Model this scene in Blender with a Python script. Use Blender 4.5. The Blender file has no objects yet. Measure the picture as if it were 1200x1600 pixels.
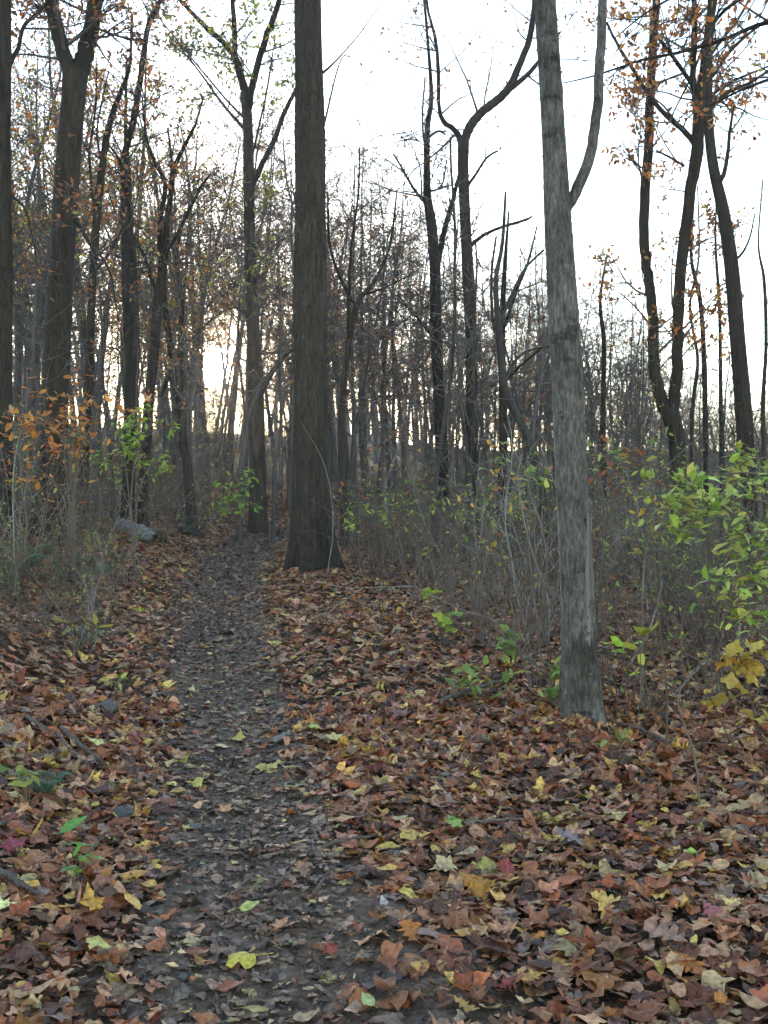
import bpy, math, random
import numpy as np
from mathutils import Vector

# ------------------------------------------------------------------ camera, sky, sun, exposure
SC = bpy.context.scene
COL = SC.collection
EYE = 1.5                     # eye height of the photographer
F = 1570.0                    # focal length measured in pixels of the 1200 x 1600 photograph
SUN_AZ = math.radians(-9.6)   # left of the view axis
SUN_EL = math.radians(8.1)
TO_SUN = Vector((math.sin(SUN_AZ) * math.cos(SUN_EL), math.cos(SUN_AZ) * math.cos(SUN_EL), math.sin(SUN_EL)))

cam_d = bpy.data.cameras.new('camera')
cam = bpy.data.objects.new('camera', cam_d)
COL.objects.link(cam)
cam.location = (0, 0, EYE)
cam.rotation_euler = (math.radians(90), 0, 0)
cam_d.sensor_width = 36.0
cam_d.lens = 36.0 * F / 1600.0
cam_d.clip_start = 0.05
cam_d.clip_end = 3000
SC.camera = cam

world = bpy.data.worlds.new('World')
SC.world = world
world.use_nodes = True
wn, wl = world.node_tree.nodes, world.node_tree.links
wn.clear()
w_out = wn.new('ShaderNodeOutputWorld')
w_bg = wn.new('ShaderNodeBackground')
sky = wn.new('ShaderNodeTexSky')
sky.sky_type = 'NISHITA'
sky.sun_disc = False
sky.sun_elevation = SUN_EL
sky.sun_rotation = SUN_AZ
sky.air_density = 1.0
sky.dust_density = 0.3
sky.ozone_density = 1.2
w_bg.inputs['Strength'].default_value = 0.15
wl.new(sky.outputs[0], w_bg.inputs['Color'])
# the sun's own disc and the bright air close round it
w_tc = wn.new('ShaderNodeTexCoord')
w_dot = wn.new('ShaderNodeVectorMath'); w_dot.operation = 'DOT_PRODUCT'
w_dot.inputs[1].default_value = TO_SUN
wl.new(w_tc.outputs['Generated'], w_dot.inputs[0])
w_ac = wn.new('ShaderNodeMath'); w_ac.operation = 'ARCCOSINE'
wl.new(w_dot.outputs['Value'], w_ac.inputs[0])
w_mr = wn.new('ShaderNodeMapRange'); w_mr.interpolation_type = 'SMOOTHERSTEP'
w_mr.inputs['From Min'].default_value = math.radians(0.35)
w_mr.inputs['From Max'].default_value = math.radians(1.5)
w_mr.inputs['To Min'].default_value = 110.0
w_mr.inputs['To Max'].default_value = 0.0
wl.new(w_ac.outputs[0], w_mr.inputs['Value'])
w_em = wn.new('ShaderNodeBackground')
w_em.inputs['Color'].default_value = (1.0, 0.80, 0.50, 1)
wl.new(w_mr.outputs[0], w_em.inputs['Strength'])
w_add = wn.new('ShaderNodeAddShader')
wl.new(w_bg.outputs[0], w_add.inputs[0]); wl.new(w_em.outputs[0], w_add.inputs[1])
wl.new(w_add.outputs[0], w_out.inputs['Surface'])

sun_d = bpy.data.lights.new('sun', 'SUN')
sun_d.energy = 2.0
sun_d.angle = math.radians(0.5)
sun_d.color = (1.0, 0.86, 0.68)
sun = bpy.data.objects.new('sun', sun_d)
COL.objects.link(sun)
sun.rotation_euler = (-TO_SUN).to_track_quat('-Z', 'Y').to_euler()
sun.location = (-20, 100, 40)

vs = SC.view_settings
vs.view_transform = 'Standard'
vs.look = 'None'
vs.gamma = 1.0
vs.use_curve_mapping = False
vs.exposure = 2.65
cy = SC.cycles
cy.max_bounces = 3
cy.diffuse_bounces = 2
cy.glossy_bounces = 2
cy.transmission_bounces = 2
cy.transparent_max_bounces = 4
cy.use_denoising = True
cy.use_adaptive_sampling = True
cy.adaptive_threshold = 0.045
cy.adaptive_min_samples = 24
world.cycles.sampling_method = 'MANUAL'
world.cycles.sample_map_resolution = 512

R = np.random.default_rng(11)
random.seed(11)

# ------------------------------------------------------------------ helpers
def lin(c):
    c = np.asarray(c, float) / 255.0
    return np.where(c <= 0.04045, c / 12.92, ((c + 0.055) / 1.055) ** 2.4)

def sstep(t):
    t = np.clip(t, 0, 1)
    return t * t * (3 - 2 * t)

PY = [-6, 0, 2.75, 4.2, 6.5, 9, 14.4, 19, 23.6, 27, 31, 36, 45]
PX = [0.15, 0.0, -0.30, -0.56, -1.0, -1.52, -2.3, -2.72, -2.62, -1.95, -0.6, 1.6, 6.0]
PW = [0.38, 0.38, 0.38, 0.35, 0.34, 0.40, 0.50, 0.62, 0.5, 0.5, 0.5, 0.5, 0.5]
_ty = np.linspace(-6, 45, 511)
_k = np.ones(31) / 31
def _smooth(a):
    p = np.pad(a, 15, mode='edge')
    return np.convolve(p, _k, 'valid')
_tx = _smooth(np.interp(_ty, PY, PX))
_tw = _smooth(np.interp(_ty, PY, PW))
def path_x(y): return np.interp(y, _ty, _tx)
def path_w(y): return np.interp(y, _ty, _tw)

def height(x, y):
    x = np.asarray(x, float); y = np.asarray(y, float)
    base = np.interp(y, [-40, 0, 30, 42, 60, 100, 150, 300, 900], [-0.8, -0.02, 1.24, 1.9, 3.3, 7.4, 11.2, 11, -20])
    s = x - path_x(y)
    k = np.interp(y, [0, 5, 12, 20], [0.38, 0.62, 0.95, 1.05])
    left = np.clip(-s - 0.5, 0, None)
    rise = k * (0.62 * sstep(left / 2.4) + 0.05 * np.clip(left - 1.5, 0, 40))
    right = np.clip(s - 2.2, 0, None)
    drop = -0.55 * sstep(right / 12.0)
    trough = -0.045 * np.exp(-(s / (path_w(y) * 1.1)) ** 2)
    fade = np.clip((60 - np.abs(y)) / 40, 0, 1)
    n = (0.030 * np.sin(1.7 * x + 0.9 * y + 0.4) + 0.022 * np.sin(2.9 * x - 1.3 * y + 1.7) + 0.02 * np.sin(0.8 * x + 2.1 * y)
         + 0.012 * np.sin(5.1 * x + 3.7 * y + 2.0)) * (0.35 + 0.65 * sstep((np.abs(s) - 0.3) / 0.8))
    return base + rise + drop + trough + n * fade

def P(px, py, d):
    """the point d metres ahead that the photograph shows at (px, py)"""
    return np.array([(px - 600) / F * d, d, EYE + (800 - py) / F * d])

def ground_at(px, py):
    d = np.linspace(1.5, 60, 6000)
    x = (px - 600) / F * d
    z = EYE + (800 - py) / F * d
    i = int(np.argmax(z < height(x, d))) if py > 800 else 0
    return np.array([x[i], d[i], float(height(x[i], d[i]))])

def G(x, y, dz=0.0):
    return np.array([x, y, float(height(x, y)) + dz])

def build_mesh(name, V, faces, mat=None, col=None, leafuv=None, smooth=True):
    """faces: list of int arrays (n,3) or (n,4)"""
    me = bpy.data.meshes.new(name)
    V = np.ascontiguousarray(V, dtype=np.float32)
    faces = [np.asarray(f, dtype=np.int32) for f in faces if len(f)]
    nl = sum(f.size for f in faces); npoly = sum(len(f) for f in faces)
    me.vertices.add(len(V)); me.vertices.foreach_set('co', V.ravel())
    me.loops.add(nl); me.polygons.add(npoly)
    me.loops.foreach_set('vertex_index', np.concatenate([f.ravel() for f in faces]))
    tot = np.concatenate([np.full(len(f), f.shape[1], np.int32) for f in faces])
    st = np.zeros(npoly, np.int32); st[1:] = np.cumsum(tot)[:-1]
    me.polygons.foreach_set('loop_start', st)
    me.polygons.foreach_set('loop_total', tot)
    me.polygons.foreach_set('use_smooth', np.full(npoly, smooth))
    if col is not None:
        a = me.attributes.new('Col', 'FLOAT_COLOR', 'POINT')
        c = np.ones((len(V), 4), np.float32); c[:, :3] = col
        a.data.foreach_set('color', c.ravel())
    if leafuv is not None:
        a = me.attributes.new('leafuv', 'FLOAT_VECTOR', 'POINT')
        u = np.zeros((len(V), 3), np.float32); u[:, :2] = leafuv
        a.data.foreach_set('vector', u.ravel())
    if mat is not None: me.materials.append(mat)
    me.update(calc_edges=True)
    return me

class Geo:
    """collects tubes and leaves into one mesh"""
    def __init__(self): self.V = []; self.Q = []; self.T = []; self.C = []; self.U = []; self.n = 0
    def add(self, V, Q=None, T=None, C=None, U=None):
        self.V.append(V)
        if Q is not None and len(Q): self.Q.append(np.asarray(Q) + self.n)
        if T is not None and len(T): self.T.append(np.asarray(T) + self.n)
        if C is not None: self.C.append(C)
        if U is not None: self.U.append(U)
        self.n += len(V)
    def mesh(self, name, mat, smooth=True):
        f = []
        if self.Q: f.append(np.concatenate(self.Q))
        if self.T: f.append(np.concatenate(self.T))
        return build_mesh(name, np.concatenate(self.V), f, mat, np.concatenate(self.C) if self.C else None,
                          np.concatenate(self.U) if self.U else None, smooth)

_QC = {}
_AX = np.array([[1, 0, 0], [0, 1, 0], [0, 0, 1], [.7, .7, 0], [.7, -.7, 0], [.7, 0, .7], [.7, 0, -.7], [0, .7, .7], [0, .7, -.7]], float)
def tube(pts, rad, sides=5, lobes=None, cap=False):
    pts = np.asarray(pts, float); rad = np.asarray(rad, float); k = len(pts)
    t = np.gradient(pts, axis=0)
    t /= np.linalg.norm(t, axis=1, keepdims=True) + 1e-9
    ref = _AX[int(np.argmin(np.abs(t @ _AX.T).max(axis=0)))]
    a = np.cross(t, ref); a /= np.linalg.norm(a, axis=1, keepdims=True) + 1e-9
    b = np.cross(t, a)
    ang = np.linspace(0, 2 * np.pi, sides, endpoint=False)
    rr = rad[:, None] * (np.ones((k, sides)) if lobes is None else lobes)
    V = pts[:, None, :] + rr[..., None] * (np.cos(ang)[None, :, None] * a[:, None, :] + np.sin(ang)[None, :, None] * b[:, None, :])
    if (k, sides) not in _QC:
        i = np.arange(k - 1)[:, None] * sides; j = np.arange(sides)[None, :]; j2 = (j + 1) % sides
        _QC[(k, sides)] = np.stack([i + j, i + j2, i + sides + j2, i + sides + j], axis=-1).reshape(-1, 4)
    V = V.reshape(-1, 3); Q = _QC[(k, sides)]
    if cap:
        T = [[k * sides, (k - 1) * sides + j, (k - 1) * sides + (j + 1) % sides] for j in range(sides)]
        T += [[k * sides + 1, (j + 1) % sides, j] for j in range(sides)]
        return np.concatenate([V, pts[-1:], pts[:1]]), Q, T
    return V, Q, None

def unit(v): return v / (np.linalg.norm(v) + 1e-9)

def walk(rng, p, d, L, r0, r1, n, wander=0.15, up=0.0):
    pts = [np.array(p, float)]; d = unit(np.array(d, float)); st = L / (n - 1)
    nz = rng.normal(size=(n, 3)) * wander
    for i in range(n - 1):
        d = d + nz[i]; d[2] += up
        d = unit(d)
        pts.append(pts[-1] + d * st)
    return np.array(pts), r0 + (r1 - r0) * np.linspace(0, 1, n) ** 0.85

def catmull(ctrl, per=6):
    c = np.asarray(ctrl, float)
    c = np.vstack([2 * c[0] - c[1], c, 2 * c[-1] - c[-2]])
    out = []
    for i in range(1, len(c) - 2):
        for t in np.linspace(0, 1, per, endpoint=False):
            out.append(0.5 * (2 * c[i] + (c[i + 1] - c[i - 1]) * t + (2 * c[i - 1] - 5 * c[i] + 4 * c[i + 1] - c[i + 2]) * t * t
                              + (3 * c[i] - c[i - 1] - 3 * c[i + 1] + c[i + 2]) * t ** 3))
    out.append(c[-2])
    return np.array(out)

def perp(rng, d):
    v = rng.normal(size=3); v -= d * v.dot(d)
    return unit(v)

# ------------------------------------------------------------------ leaves: outlines, and scattering of many at once
HALF = {
    'maple': [(0, 0), (.14, -.07), (.34, -.06), (.30, .08), (.40, .20), (.62, .38), (.44, .42), (.40, .50), (.22, .47), (.27, .66), (.13, .72), (0, 1.0)],
    'oak': [(0, 0), (.07, .10), (.19, .17), (.08, .27), (.28, .38), (.25, .45), (.11, .48), (.34, .66), (.28, .72), (.12, .72), (.19, .88), (0, 1)],
    'beech': [(0, 0), (.14, .12), (.24, .30), (.27, .50), (.20, .74), (.09, .92), (0, 1)],
    'tulip': [(0, 0), (.22, .0), (.42, .13), (.40, .30), (.30, .46), (.41, .70), (.34, .86), (.16, .80), (0, .76)],
    'small': [(0, 0), (.22, .25), (.26, .55), (.12, .85), (0, 1)],
    'lobed': [(0, 0), (.36, .02), (.22, .22), (.52, .42), (.24, .50), (0, 1)],
    'tiny': [(0, 0), (.27, .45), (0, 1)],
    'lance': [(0, 0), (.13, .15), (.2, .38), (.16, .62), (.07, .84), (0, 1)],
}
_LT = {}
def leaf_template(kind):
    if kind == 'flake':
        return np.array([[0, 0], [.3, .5], [0, 1], [-.3, .5]], float), np.array([[0, 1, 2, 3]]), np.zeros((0, 3), int)
    if kind not in _LT:
        h = np.array(HALF[kind], float); n = len(h)
        ym = np.linspace(0, 1, n) * h[-1, 1]; ym = 0.5 * ym + 0.5 * np.clip(np.maximum.accumulate(h[:, 1]), 0, h[-1, 1])
        mid = np.column_stack([np.zeros(n), ym]); right = h; left = h * [-1, 1]
        V = np.vstack([mid, right[1:-1], left[1:-1]])
        m = n - 2
        Ri = lambda i: i if i in (0, n - 1) else n + i - 1
        Li = lambda i: i if i in (0, n - 1) else n + m + i - 1
        Q, T = [], []
        for i in range(n - 1):
            for S, fl in ((Ri, False), (Li, True)):
                f = [i, S(i), S(i + 1), i + 1]
                f = [v for k, v in enumerate(f) if v not in f[:k]]
                if fl: f = f[::-1]
                (Q if len(f) == 4 else T).append(f)
        _LT[kind] = (V, np.array(Q, int).reshape(-1, 4), np.array(T, int).reshape(-1, 3))
    return _LT[kind]

def rot_from(normal, yaw):
    """(N,3,3) frames whose third axis is normal"""
    n = normal / (np.linalg.norm(normal, axis=1, keepdims=True) + 1e-9)
    h = np.column_stack([np.cos(yaw), np.sin(yaw), np.zeros(len(yaw))])
    x = h - n * np.sum(h * n, axis=1, keepdims=True)
    bad = np.linalg.norm(x, axis=1) < 0.05
    x[bad] = np.cross(n[bad], [0, 0, 1.0]) + 0.01
    x /= np.linalg.norm(x, axis=1, keepdims=True) + 1e-9
    y = np.cross(n, x)
    return np.stack([x, y, n], axis=-1)

def leaves_at(geo, kind, pos, normal, yaw, size, colr, curl=0.5, rng=R, centre=True, jag=0.075):
    """add len(pos) leaves to geo"""
    N = len(pos)
    if N == 0: return
    T0, Q, T = leaf_template(kind); n = len(T0)
    xy = np.repeat(T0[None], N, 0).copy()
    xy += rng.normal(size=xy.shape) * jag * 0.5
    xy[:, :, 0] *= rng.uniform(0.8, 1.15, (N, 1))
    c1 = rng.normal(size=(N, 1)) * curl * 1.6; c2 = rng.normal(size=(N, 1)) * curl * 0.9; c3 = rng.normal(size=(N, 1)) * curl * 1.2
    x, y = xy[:, :, 0], xy[:, :, 1] - (0.5 if centre else 0)
    z = c1 * x * x + c2 * (y * y - 0.08) + c3 * x * y + rng.normal(size=x.shape) * 0.035 * (curl > 0.05) - 0.12 * curl * np.abs(x)
    loc = np.stack([x, y, z], -1) * size[:, None, None]
    M = rot_from(normal, yaw)
    W = np.einsum('nij,nkj->nki', M, loc) + pos[:, None, :]
    off = (np.arange(N) * n)[:, None, None]
    Qa = (Q[None] + off).reshape(-1, 4) if len(Q) else None
    Ta = (T[None] + off).reshape(-1, 3) if len(T) else None
    C = np.repeat(colr[:, None, :], n, 1).reshape(-1, 3)
    U = np.repeat(T0[None], N, 0).reshape(-1, 2)
    geo.add(W.reshape(-1, 3), Qa, Ta, C, U)

def leaf_mesh(name, kind, mat, rng, curl=0.4, stem=0.0, col=(1, 1, 1), centre=False):
    """one unit-size leaf, for leaves that are objects of their own"""
    g = Geo()
    leaves_at(g, kind, np.zeros((1, 3)), np.array([[0, 0, 1.0]]), np.zeros(1), np.ones(1), np.array([col], float), curl, rng, centre, 0.035)
    if stem > 0:
        o = -0.5 if centre else 0.0
        pts = np.array([[0, o + .05, 0.012], [0.02, o - stem * .4, 0.02], [0.07, o - stem, 0.01]])
        V, Q, _ = tube(pts, [0.012, 0.011, 0.014], 4)
        g.add(V, Q, None, np.repeat(np.array([col], float), len(V), 0), np.tile([[0.5, 0.5]], (len(V), 1)))
    return g.mesh(name, mat)

def pick(rng, pal, N, var=0.18):
    w = np.array([p[3] for p in pal], float); w /= w.sum()
    i = rng.choice(len(pal), N, p=w)
    c = lin(np.array([p[:3] for p in pal], float))[i]
    return np.clip(c * np.exp(rng.normal(size=(N, 1)) * var) * np.exp(rng.normal(size=(N, 3)) * var * 0.25), 0.004, 0.9)

LITTER = [(148, 92, 60, 24), (182, 138, 106, 23), (152, 84, 46, 14), (86, 55, 42, 16), (142, 114, 104, 5), (202, 162, 86, 8),
          (168, 108, 46, 5), (160, 146, 74, 1), (136, 56, 48, 1.2), (170, 116, 96, 4), (192, 164, 122, 3), (114, 65, 42, 10)]
LITTER = [(min(255, r * 1.03), g * .98, b * .9, w) for r, g, b, w in LITTER]
PATHLEAF = [(120, 90, 72, 28), (146, 114, 92, 16), (158, 126, 94, 16), (84, 62, 52, 26), (180, 152, 94, 6), (144, 86, 52, 10), (122, 98, 82, 8)]
RUST = [(176, 108, 62, 3), (150, 98, 74, 3), (196, 112, 48, 2), (126, 88, 70, 2), (170, 140, 66, 1.4)]
OLIVE = [(138, 144, 56, 3), (166, 156, 60, 2), (112, 118, 52, 2), (180, 142, 60, 1.5)]
GOLD = [(200, 162, 54, 3), (214, 168, 54, 2), (172, 138, 50, 2), (156, 152, 58, 1.5)]
GREEN = [(126, 148, 66, 3), (148, 164, 82, 2), (100, 128, 58, 2), (170, 168, 84, 1.5)]
ORANGE = [(200, 122, 50, 3), (214, 146, 68, 2), (176, 98, 46, 2), (196, 150, 98, 1.5)]

# ------------------------------------------------------------------ materials
def new_mat(name):
    m = bpy.data.materials.new(name); m.use_nodes = True
    m.node_tree.nodes.clear()
    return m, m.node_tree.nodes, m.node_tree.links

def nd(nodes, t, **kw):
    n = nodes.new(t)
    for k, v in kw.items():
        if hasattr(n, k): setattr(n, k, v)
        else: n.inputs[k].default_value = v
    return n

def ramp(nodes, stops):
    r = nodes.new('ShaderNodeValToRGB')
    e = r.color_ramp.elements
    while len(e) < len(stops): e.new(0.5)
    for i, (p, c) in enumerate(stops):
        e[i].position = p; e[i].color = (*[float(v) for v in c], 1)
    return r

def mixc(nodes, links, fac, a, b, mode='MIX'):
    m = nodes.new('ShaderNodeMix'); m.data_type = 'RGBA'; m.blend_type = mode
    for s, v in ((m.inputs[0], fac), (m.inputs[6], a), (m.inputs[7], b)):
        if hasattr(v, 'is_linked'): links.new(v, s)
        else: s.default_value = v if not hasattr(v, '__len__') else (*[float(q) for q in v[:3]], 1)
    return m.outputs[2]

def leaf_mat(name, source, trans=0.35, rough=0.6, spots=0.5):
    """source: 'attr' per-leaf colour stored on the mesh, 'object' the object's own colour"""
    m, N, L = new_mat(name)
    out = N.new('ShaderNodeOutputMaterial')
    if source == 'attr':
        a = nd(N, 'ShaderNodeAttribute', attribute_name='Col'); c = a.outputs['Color']
    else:
        a = N.new('ShaderNodeObjectInfo'); c = a.outputs['Color']
    uv = nd(N, 'ShaderNodeAttribute', attribute_name='leafuv')
    tc = N.new('ShaderNodeNewGeometry')
    no = nd(N, 'ShaderNodeTexNoise', Scale=55.0, Detail=3.0)
    L.new(tc.outputs['Position'], no.inputs['Vector'])
    rp = ramp(N, [(0.35, (1 - spots,) * 3), (0.62, (1.12,) * 3)])
    L.new(no.outputs['Fac'], rp.inputs[0])
    c1 = mixc(N, L, 1.0, c, rp.outputs[0], 'MULTIPLY')
    sp = N.new('ShaderNodeSeparateXYZ'); L.new(uv.outputs['Vector'], sp.inputs[0])
    ab = nd(N, 'ShaderNodeMath', operation='ABSOLUTE'); L.new(sp.outputs[0], ab.inputs[0])
    # side veins: stripes rising outwards from the midrib
    sv = nd(N, 'ShaderNodeMath', operation='MULTIPLY_ADD'); L.new(ab.outputs[0], sv.inputs[0]); sv.inputs[1].default_value = -0.75
    L.new(sp.outputs[1], sv.inputs[2])
    sm = nd(N, 'ShaderNodeMath', operation='MULTIPLY'); L.new(sv.outputs[0], sm.inputs[0]); sm.inputs[1].default_value = 42.0
    ss = nd(N, 'ShaderNodeMath', operation='SINE'); L.new(sm.outputs[0], ss.inputs[0])
    sr = ramp(N, [(0.88, (0, 0, 0)), (0.98, (0.55,) * 3)]); L.new(ss.outputs[0], sr.inputs[0])
    mr = ramp(N, [(0.012, (1, 1, 1)), (0.03, (0, 0, 0))]); L.new(ab.outputs[0], mr.inputs[0])
    mx = nd(N, 'ShaderNodeMath', operation='MAXIMUM'); L.new(mr.outputs[0], mx.inputs[0]); L.new(sr.outputs[0], mx.inputs[1])
    vf = nd(N, 'ShaderNodeMath', operation='MULTIPLY'); L.new(mx.outputs[0], vf.inputs[0]); vf.inputs[1].default_value = 0.3
    vein = mixc(N, L, 0.6, c, (0.5, 0.42, 0.3))
    c2 = mixc(N, L, vf.outputs[0], c1, vein)
    b = nd(N, 'ShaderNodeBsdfPrincipled'); b.inputs['Roughness'].default_value = rough
    b.inputs['Specular IOR Level'].default_value = 0.35
    L.new(c2, b.inputs['Base Color'])
    t = N.new('ShaderNodeBsdfTranslucent'); L.new(c2, t.inputs['Color'])
    ms = N.new('ShaderNodeMixShader'); ms.inputs[0].default_value = trans
    L.new(b.outputs[0], ms.inputs[1]); L.new(t.outputs[0], ms.inputs[2])
    L.new(ms.outputs[0], out.inputs['Surface'])
    return m

def bark_mat(name, dark, light, zs=0.16, scale=9.0, bump=0.5, tint=None, var=0.35, dist=0.03):
    m, N, L = new_mat(name)
    out = N.new('ShaderNodeOutputMaterial')
    tc = N.new('ShaderNodeTexCoord')
    mp = nd(N, 'ShaderNodeMapping'); mp.inputs['Scale'].default_value = (1, 1, zs)
    L.new(tc.outputs['Object'], mp.inputs['Vector'])
    oi = N.new('ShaderNodeObjectInfo')
    n1 = nd(N, 'ShaderNodeTexNoise', Scale=scale, Detail=6.0, Roughness=0.65); L.new(mp.outputs[0], n1.inputs['Vector'])
    n2 = nd(N, 'ShaderNodeTexVoronoi', Scale=scale * 1.6, feature='DISTANCE_TO_EDGE'); L.new(mp.outputs[0], n2.inputs['Vector'])
    n3 = nd(N, 'ShaderNodeTexNoise', Scale=1.3, Detail=3.0); L.new(tc.outputs['Object'], n3.inputs['Vector'])
    rp = ramp(N, [(0.28, dark), (0.72, light)]); L.new(n1.outputs['Fac'], rp.inputs[0])
    c = rp.outputs[0]
    if tint is not None:
        r3 = ramp(N, [(0.45, (0, 0, 0)), (0.68, (0.75,) * 3)]); L.new(n3.outputs['Fac'], r3.inputs[0])
        c = mixc(N, L, r3.outputs[0], c, tint)
    crack = ramp(N, [(0.0, (0.35,) * 3), (0.12, (1,) * 3)]); L.new(n2.outputs['Distance'], crack.inputs[0])
    c = mixc(N, L, min(1.0, bump * 1.3), c, crack.outputs[0], 'MULTIPLY')
    vr = nd(N, 'ShaderNodeMapRange'); vr.inputs['To Min'].default_value = 1 - var; vr.inputs['To Max'].default_value = 1 + var
    L.new(oi.outputs['Random'], vr.inputs['Value'])
    vm = nd(N, 'ShaderNodeVectorMath', operation='SCALE'); L.new(c, vm.inputs[0]); L.new(vr.outputs[0], vm.inputs['Scale'])
    b = nd(N, 'ShaderNodeBsdfPrincipled'); b.inputs['Roughness'].default_value = 0.9
    b.inputs['Specular IOR Level'].default_value = 0.2
    L.new(vm.outputs[0], b.inputs['Base Color'])
    ad = nd(N, 'ShaderNodeMath', operation='MULTIPLY_ADD'); L.new(crack.outputs[0], ad.inputs[0]); ad.inputs[1].default_value = 0.6
    L.new(n1.outputs['Fac'], ad.inputs[2])
    bp = nd(N, 'ShaderNodeBump', Strength=bump, Distance=dist); L.new(ad.outputs[0], bp.inputs['Height'])
    L.new(bp.outputs[0], b.inputs['Normal'])
    L.new(b.outputs[0], out.inputs['Surface'])
    return m

def soil_mat(name, stops, scale, bumpd):
    m, N, L = new_mat(name)
    out = N.new('ShaderNodeOutputMaterial')
    g = N.new('ShaderNodeNewGeometry')
    n1 = nd(N, 'ShaderNodeTexNoise', Scale=scale, Detail=8.0, Roughness=0.72); L.new(g.outputs['Position'], n1.inputs['Vector'])
    n2 = nd(N, 'ShaderNodeTexVoronoi', Scale=scale * 5.0); L.new(g.outputs['Position'], n2.inputs['Vector'])
    n3 = nd(N, 'ShaderNodeTexNoise', Scale=1.1, Detail=3.0); L.new(g.outputs['Position'], n3.inputs['Vector'])
    rp = ramp(N, stops); L.new(n1.outputs['Fac'], rp.inputs[0])
    sv = N.new('ShaderNodeSeparateColor'); L.new(n2.outputs['Color'], sv.inputs[0])
    r2 = ramp(N, [(0.0, (0.55,) * 3), (0.8, (1.1,) * 3), (1.0, (1.7, 1.6, 1.45))]); L.new(sv.outputs[0], r2.inputs[0])
    c = mixc(N, L, 0.8, rp.outputs[0], r2.outputs[0], 'MULTIPLY')
    r3 = ramp(N, [(0.3, (0.75,) * 3), (0.7, (1.25,) * 3)]); L.new(n3.outputs['Fac'], r3.inputs[0])
    c = mixc(N, L, 0.8, c, r3.outputs[0], 'MULTIPLY')
    b = nd(N, 'ShaderNodeBsdfPrincipled'); b.inputs['Roughness'].default_value = 1.0
    b.inputs['Specular IOR Level'].default_value = 0.04
    L.new(c, b.inputs['Base Color'])
    ad = nd(N, 'ShaderNodeMath', operation='ADD'); L.new(n1.outputs['Fac'], ad.inputs[0]); L.new(n2.outputs['Distance'], ad.inputs[1])
    bp = nd(N, 'ShaderNodeBump', Strength=0.8, Distance=bumpd); L.new(ad.outputs[0], bp.inputs['Height'])
    L.new(bp.outputs[0], b.inputs['Normal'])
    L.new(b.outputs[0], out.inputs['Surface'])
    return m

M_GROUND = soil_mat('forest_floor', [(0.25, (.022, .015, .011)), (0.45, (.07, .042, .027)), (0.6, (.13, .08, .05)), (0.75, (.2, .14, .1))], 14.0, 0.02)
M_PATH = soil_mat('trodden_soil', [(0.3, (.060, .038, .025)), (0.5, (.135, .088, .062)), (0.68, (.22, .15, .11)), (0.8, (.30, .215, .165))], 9.0, 0.010)
M_LITTER = leaf_mat('dead_leaf', 'attr', 0.16, 0.6, 0.55)
M_LITTER_OBJ = leaf_mat('dead_leaf_single', 'object', 0.16, 0.6, 0.4)
M_FOLIAGE = leaf_mat('foliage', 'attr', 0.62, 0.5, 0.25)
M_FOLIAGE_OBJ = leaf_mat('foliage_single', 'object', 0.5, 0.45, 0.2)
M_RIDGED = bark_mat('ridged_bark', (.012, .009, .0066), (.068, .052, .038), 0.12, 16.0, 0.7, (.036, .030, .020), 0.0, 0.02)
M_SMOOTH = None
M_BARK = bark_mat('forest_bark', (.013, .009, .0065), (.055, .040, .029), 0.15, 13.0, 0.6, (.031, .026, .017), 0.3, 0.02)
M_BARK_FAR = bark_mat('grey_bark', (.035, .029, .026), (.10, .085, .078), 0.15, 8.0, 0.2, None, 0.35, 0.02)
M_BRANCH = bark_mat('branch_bark', (.045, .037, .034), (.12, .10, .092), 0.3, 14.0, 0.0, None, 0.3)
M_TWIG = bark_mat('twig_bark', (.062, .044, .034), (.17, .126, .10), 0.3, 14.0, 0.0, None, 0.3)
M_PALE = bark_mat('pale_stem', (.15, .13, .115), (.30, .27, .245), 0.2, 14.0, 0.1, None, 0.2)

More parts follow.
